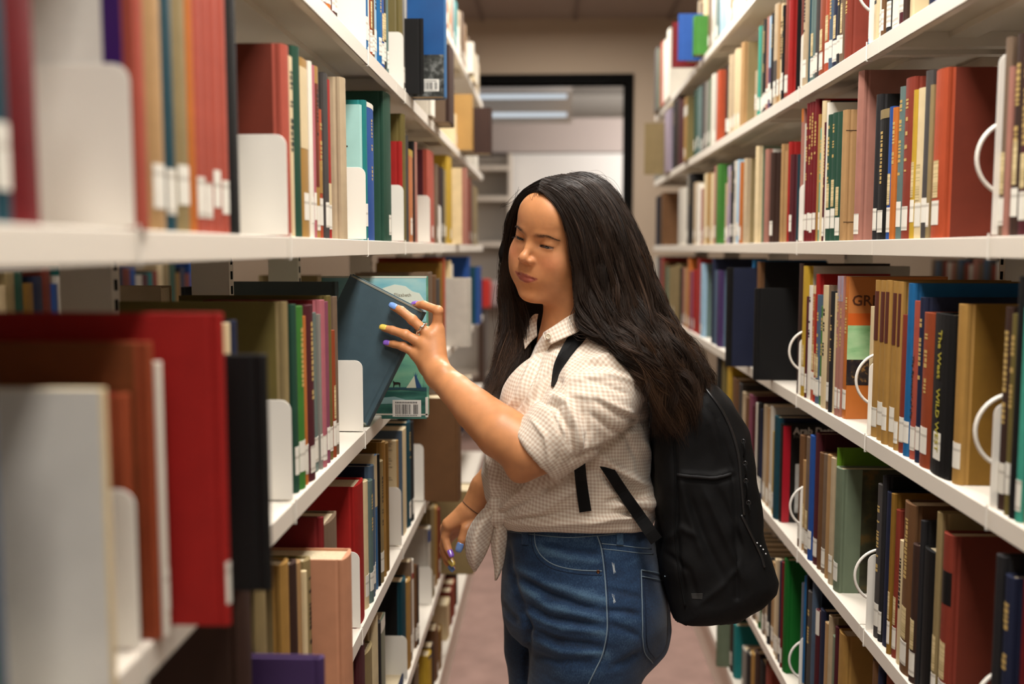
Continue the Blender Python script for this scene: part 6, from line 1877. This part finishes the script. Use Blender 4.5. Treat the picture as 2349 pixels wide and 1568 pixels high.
# ---------------------------------------------------------------- labels for the books
ORD = ['first', 'second', 'third', 'fourth', 'fifth', 'sixth', 'seventh', 'eighth', 'ninth', 'tenth']
def describe(b, lvl=0):
    mt = 'paperback' if 'p' in b['opts'] else 'hardback'
    own = (size_words(b['h'], b['t'], b['opts']) + ' ' + b['col'] + ' ' + mt).strip()
    if b['a'] and b['b']:
        nb = f"between {b['a']} and {b['b']}" if b['a'] != b['b'] else f"between two {b['a']} ones"
    elif b['b']:
        nb = f"at the near end, before {b['b']}"
    else:
        nb = f"at the far end, after {b['a']}"
    where = b.get('where') or SHELF_WORDS[b['k']] + (' behind her' if b['side'] > 0 else ' she faces')
    return own, nb, where
SPECIAL_LABEL = {'sky': 'large blue sky and rock picture book jutting from the second-highest shelf, barcode showing', 'lilac': 'pale lilac book cover with a violet block above the blurred bookend',
 'aqua': 'pale aqua paperback with tan printed cover behind the eye-level bookend', 'pale': 'big blurred pale grey book cover nearest the camera on the chest-high shelf',
 'bigbrown': 'big blurred brown hardback behind the pale grey cover, chest-high shelf', 'bigred': 'large bright red hardback jutting into the aisle near the camera',
 'bigblack': 'black hardback jutting out beyond the large bright red one', 'khaki': 'wide khaki hardback with pale spine beyond the jutting black book',
 'pinktan': 'pinkish tan hardback jutting forward on the waist-high shelf', 'textpage': 'cream book cover with small printed lines above a bookend, waist-high shelf',
 'bigbrown2': 'big plain brown hardback jutting into the aisle below her forearm', 'purple': 'dark purple hardback cover at the bottom edge, near the camera',
 'bigkhaki': 'pale khaki cover jutting out behind her lowered hand', 'farblue': 'bright blue hardback jutting from the top shelf behind her',
 'farkhaki': 'pale khaki cover jutting out at the far end of the second-highest shelf', 'tanstring': 'tan cloth book tied with dark string beside the dark green volumes',
 'dusty': 'very tall dusty pink hardback beside the tan book tied with string', 'orange': 'very tall orange red hardback with wide rust cover and white call number',
 'blackbook': 'black hardback jutting from the chest-high shelf behind her hair', 'gr': 'orange book with a green landscape cover and large brown capital letters',
 'bluebig': 'tall bright blue hardback beside the set of golden volumes', 'removal': 'salmon hardback with a black title down its spine beside the bright blue one',
 'wildwest': 'thick black hardback with yellow Wild West title down its spine', 'khakibig': 'golden hardback with wide tan cover behind a wire ring, chest-high shelf',
 'arab': 'black and crimson book with Arab Detroit on its cover', 'lime': 'lime green hardback showing above the sage green one', 'sage': 'thick sage green hardback with a dark picture on its cover',
 'blackfront': 'black hardback standing before the khaki one, waist-high shelf behind her', 'bigbrick': 'orange red spined book with wide brick red cover behind a wire ring',
 'emerald': 'emerald green hardback beside a wire-ringed bookend, knee-high shelf behind her', 'golden': 'golden hardback with wide plain cover low down, knee-high shelf behind her',
 'farsage': 'faded sage green cover jutting from the bottom shelf past the backpack', 'farteal': 'teal cover on the bottom shelf past the backpack'}
GROUPN = {(-1, k): f'books on the {v} she faces' for k, v in SHELF_WORDS.items()}
GROUPN.update({(1, k): f'books on the {v} behind her' for k, v in SHELF_WORDS.items()})
vol_n = 0
seen = {}
for b in BOOKS:
    if b['special'] == 'vol':
        vol_n += 1
        lab = f"{ORD[5 - vol_n] if False else ORD[vol_n - 1]} volume from the near end of the five matching golden books with brown title panels"
    elif b['special'] in SPECIAL_LABEL:
        lab = SPECIAL_LABEL[b['special']]
    else:
        own, nb, where = describe(b)
        lab = f"{own} {nb}, {where}"
    b['label'] = lab
cnt = {}
for b in BOOKS:
    cnt.setdefault(b['label'].lower(), []).append(b)
def far_word(n):
    return ORD[n] if n < 10 else 'later'
for k, bs in cnt.items():
    if len(bs) > 1:
        bs.sort(key=lambda q: q['y'])
        for j, b in enumerate(bs):
            own, nb, where = describe(b)
            pos = 'nearer' if (len(bs) == 2 and j == 0) else 'farther' if len(bs) == 2 else ORD[j]
            b['label'] = f"{pos} {own} {nb}, {where}"
# the 300 books that show largest stay things of their own; the rest become one object
PERSON_PX = np.array([(1165, 470), (1235, 410), (1340, 398), (1440, 500), (1500, 650), (1600, 860), (1690, 930), (1720, 1100), (1768, 1300), (1690, 1400), (1535, 1400), (1470, 1568), (1165, 1568), (1150, 1300), (1090, 1300), (1130, 1150), (1110, 1040), (1000, 900), (1080, 860), (1150, 700)], float)
def in_person(x, y):
    c = False
    for i in range(len(PERSON_PX)):
        a, q = PERSON_PX[i], PERSON_PX[i - 1]
        if (a[1] > y) != (q[1] > y) and x < (q[0] - a[0]) * (y - a[1]) / (q[1] - a[1]) + a[0]:
            c = not c
    return c
for b in BOOKS:
    o = b['o']
    X, Y0, Z = o.location
    P4 = np.array([(X, Y0, Z), (X, Y0 + b['t'], Z), (X, Y0, Z + b['h']), (X, Y0 + b['t'], Z + b['h'])])
    q = project(P4)
    x0, x1 = np.clip([q[:, 0].min(), q[:, 0].max()], 0, 2349); y0, y1 = np.clip([q[:, 1].min(), q[:, 1].max()], 0, 1568)
    fr = np.mean([not in_person((x0 + x1) / 2, y0 + (y1 - y0) * t) for t in (0.1, 0.3, 0.5, 0.7, 0.9)])
    b['score'] = (x1 - x0) * (y1 - y0) * fr * (1 if b.get('where') is None else 0.05) + (1e7 * (fr > 0) if b['special'] else 0)
    if Y0 < 0.3:
        b['score'] = 0
BOOKS.sort(key=lambda b: -b['score'])
KEEP, REST = BOOKS[:298], BOOKS[298:]
for b in KEEP:
    if len(b['label'].replace('-', ' ').split()) > 16:
        own, nb, where = describe(b)
        b['label'] = f"{own} beside {b['a'] or b['b']}, {where}"
    tag(b['o'], b['label'], 'book', GROUPN[(b['side'], b['k'])])
rv, rf, rm, rmats = [], [], [], []
for b in REST:
    for o in [b['o']] + list(b['o'].children):
        if o.type != 'MESH':
            continue
        off = Vector(b['o'].location)
        n0 = len(rv)
        rv += [tuple(v.co + off) for v in o.data.vertices]
        for p in o.data.polygons:
            m_ = o.data.materials[p.material_index]
            if m_ not in rmats:
                rmats.append(m_)
            rf.append(tuple(i + n0 for i in p.vertices)); rm.append(rmats.index(m_))
    for c in list(b['o'].children):
        bpy.data.objects.remove(c)
    bpy.data.objects.remove(b['o'])
mbk = MB(); mbk.v, mbk.f = rv, rf
rest = mbk.build('books', None, None, mats=rmats, fm=rm)
tag(rest, 'small, distant and half hidden library books filling the rest of the shelves', 'books', None, 'stuff')
for b in KEEP:
    if len(b['label'].replace('-', ' ').split()) > 16:
        print('LONG', b['label'])
_ls = [b['label'].lower() for b in KEEP]
print('BOOKS', len(KEEP), len(REST), 'dup', len(_ls) - len(set(_ls)), 'long', max(len(l.replace('-', ' ').split()) for l in _ls))
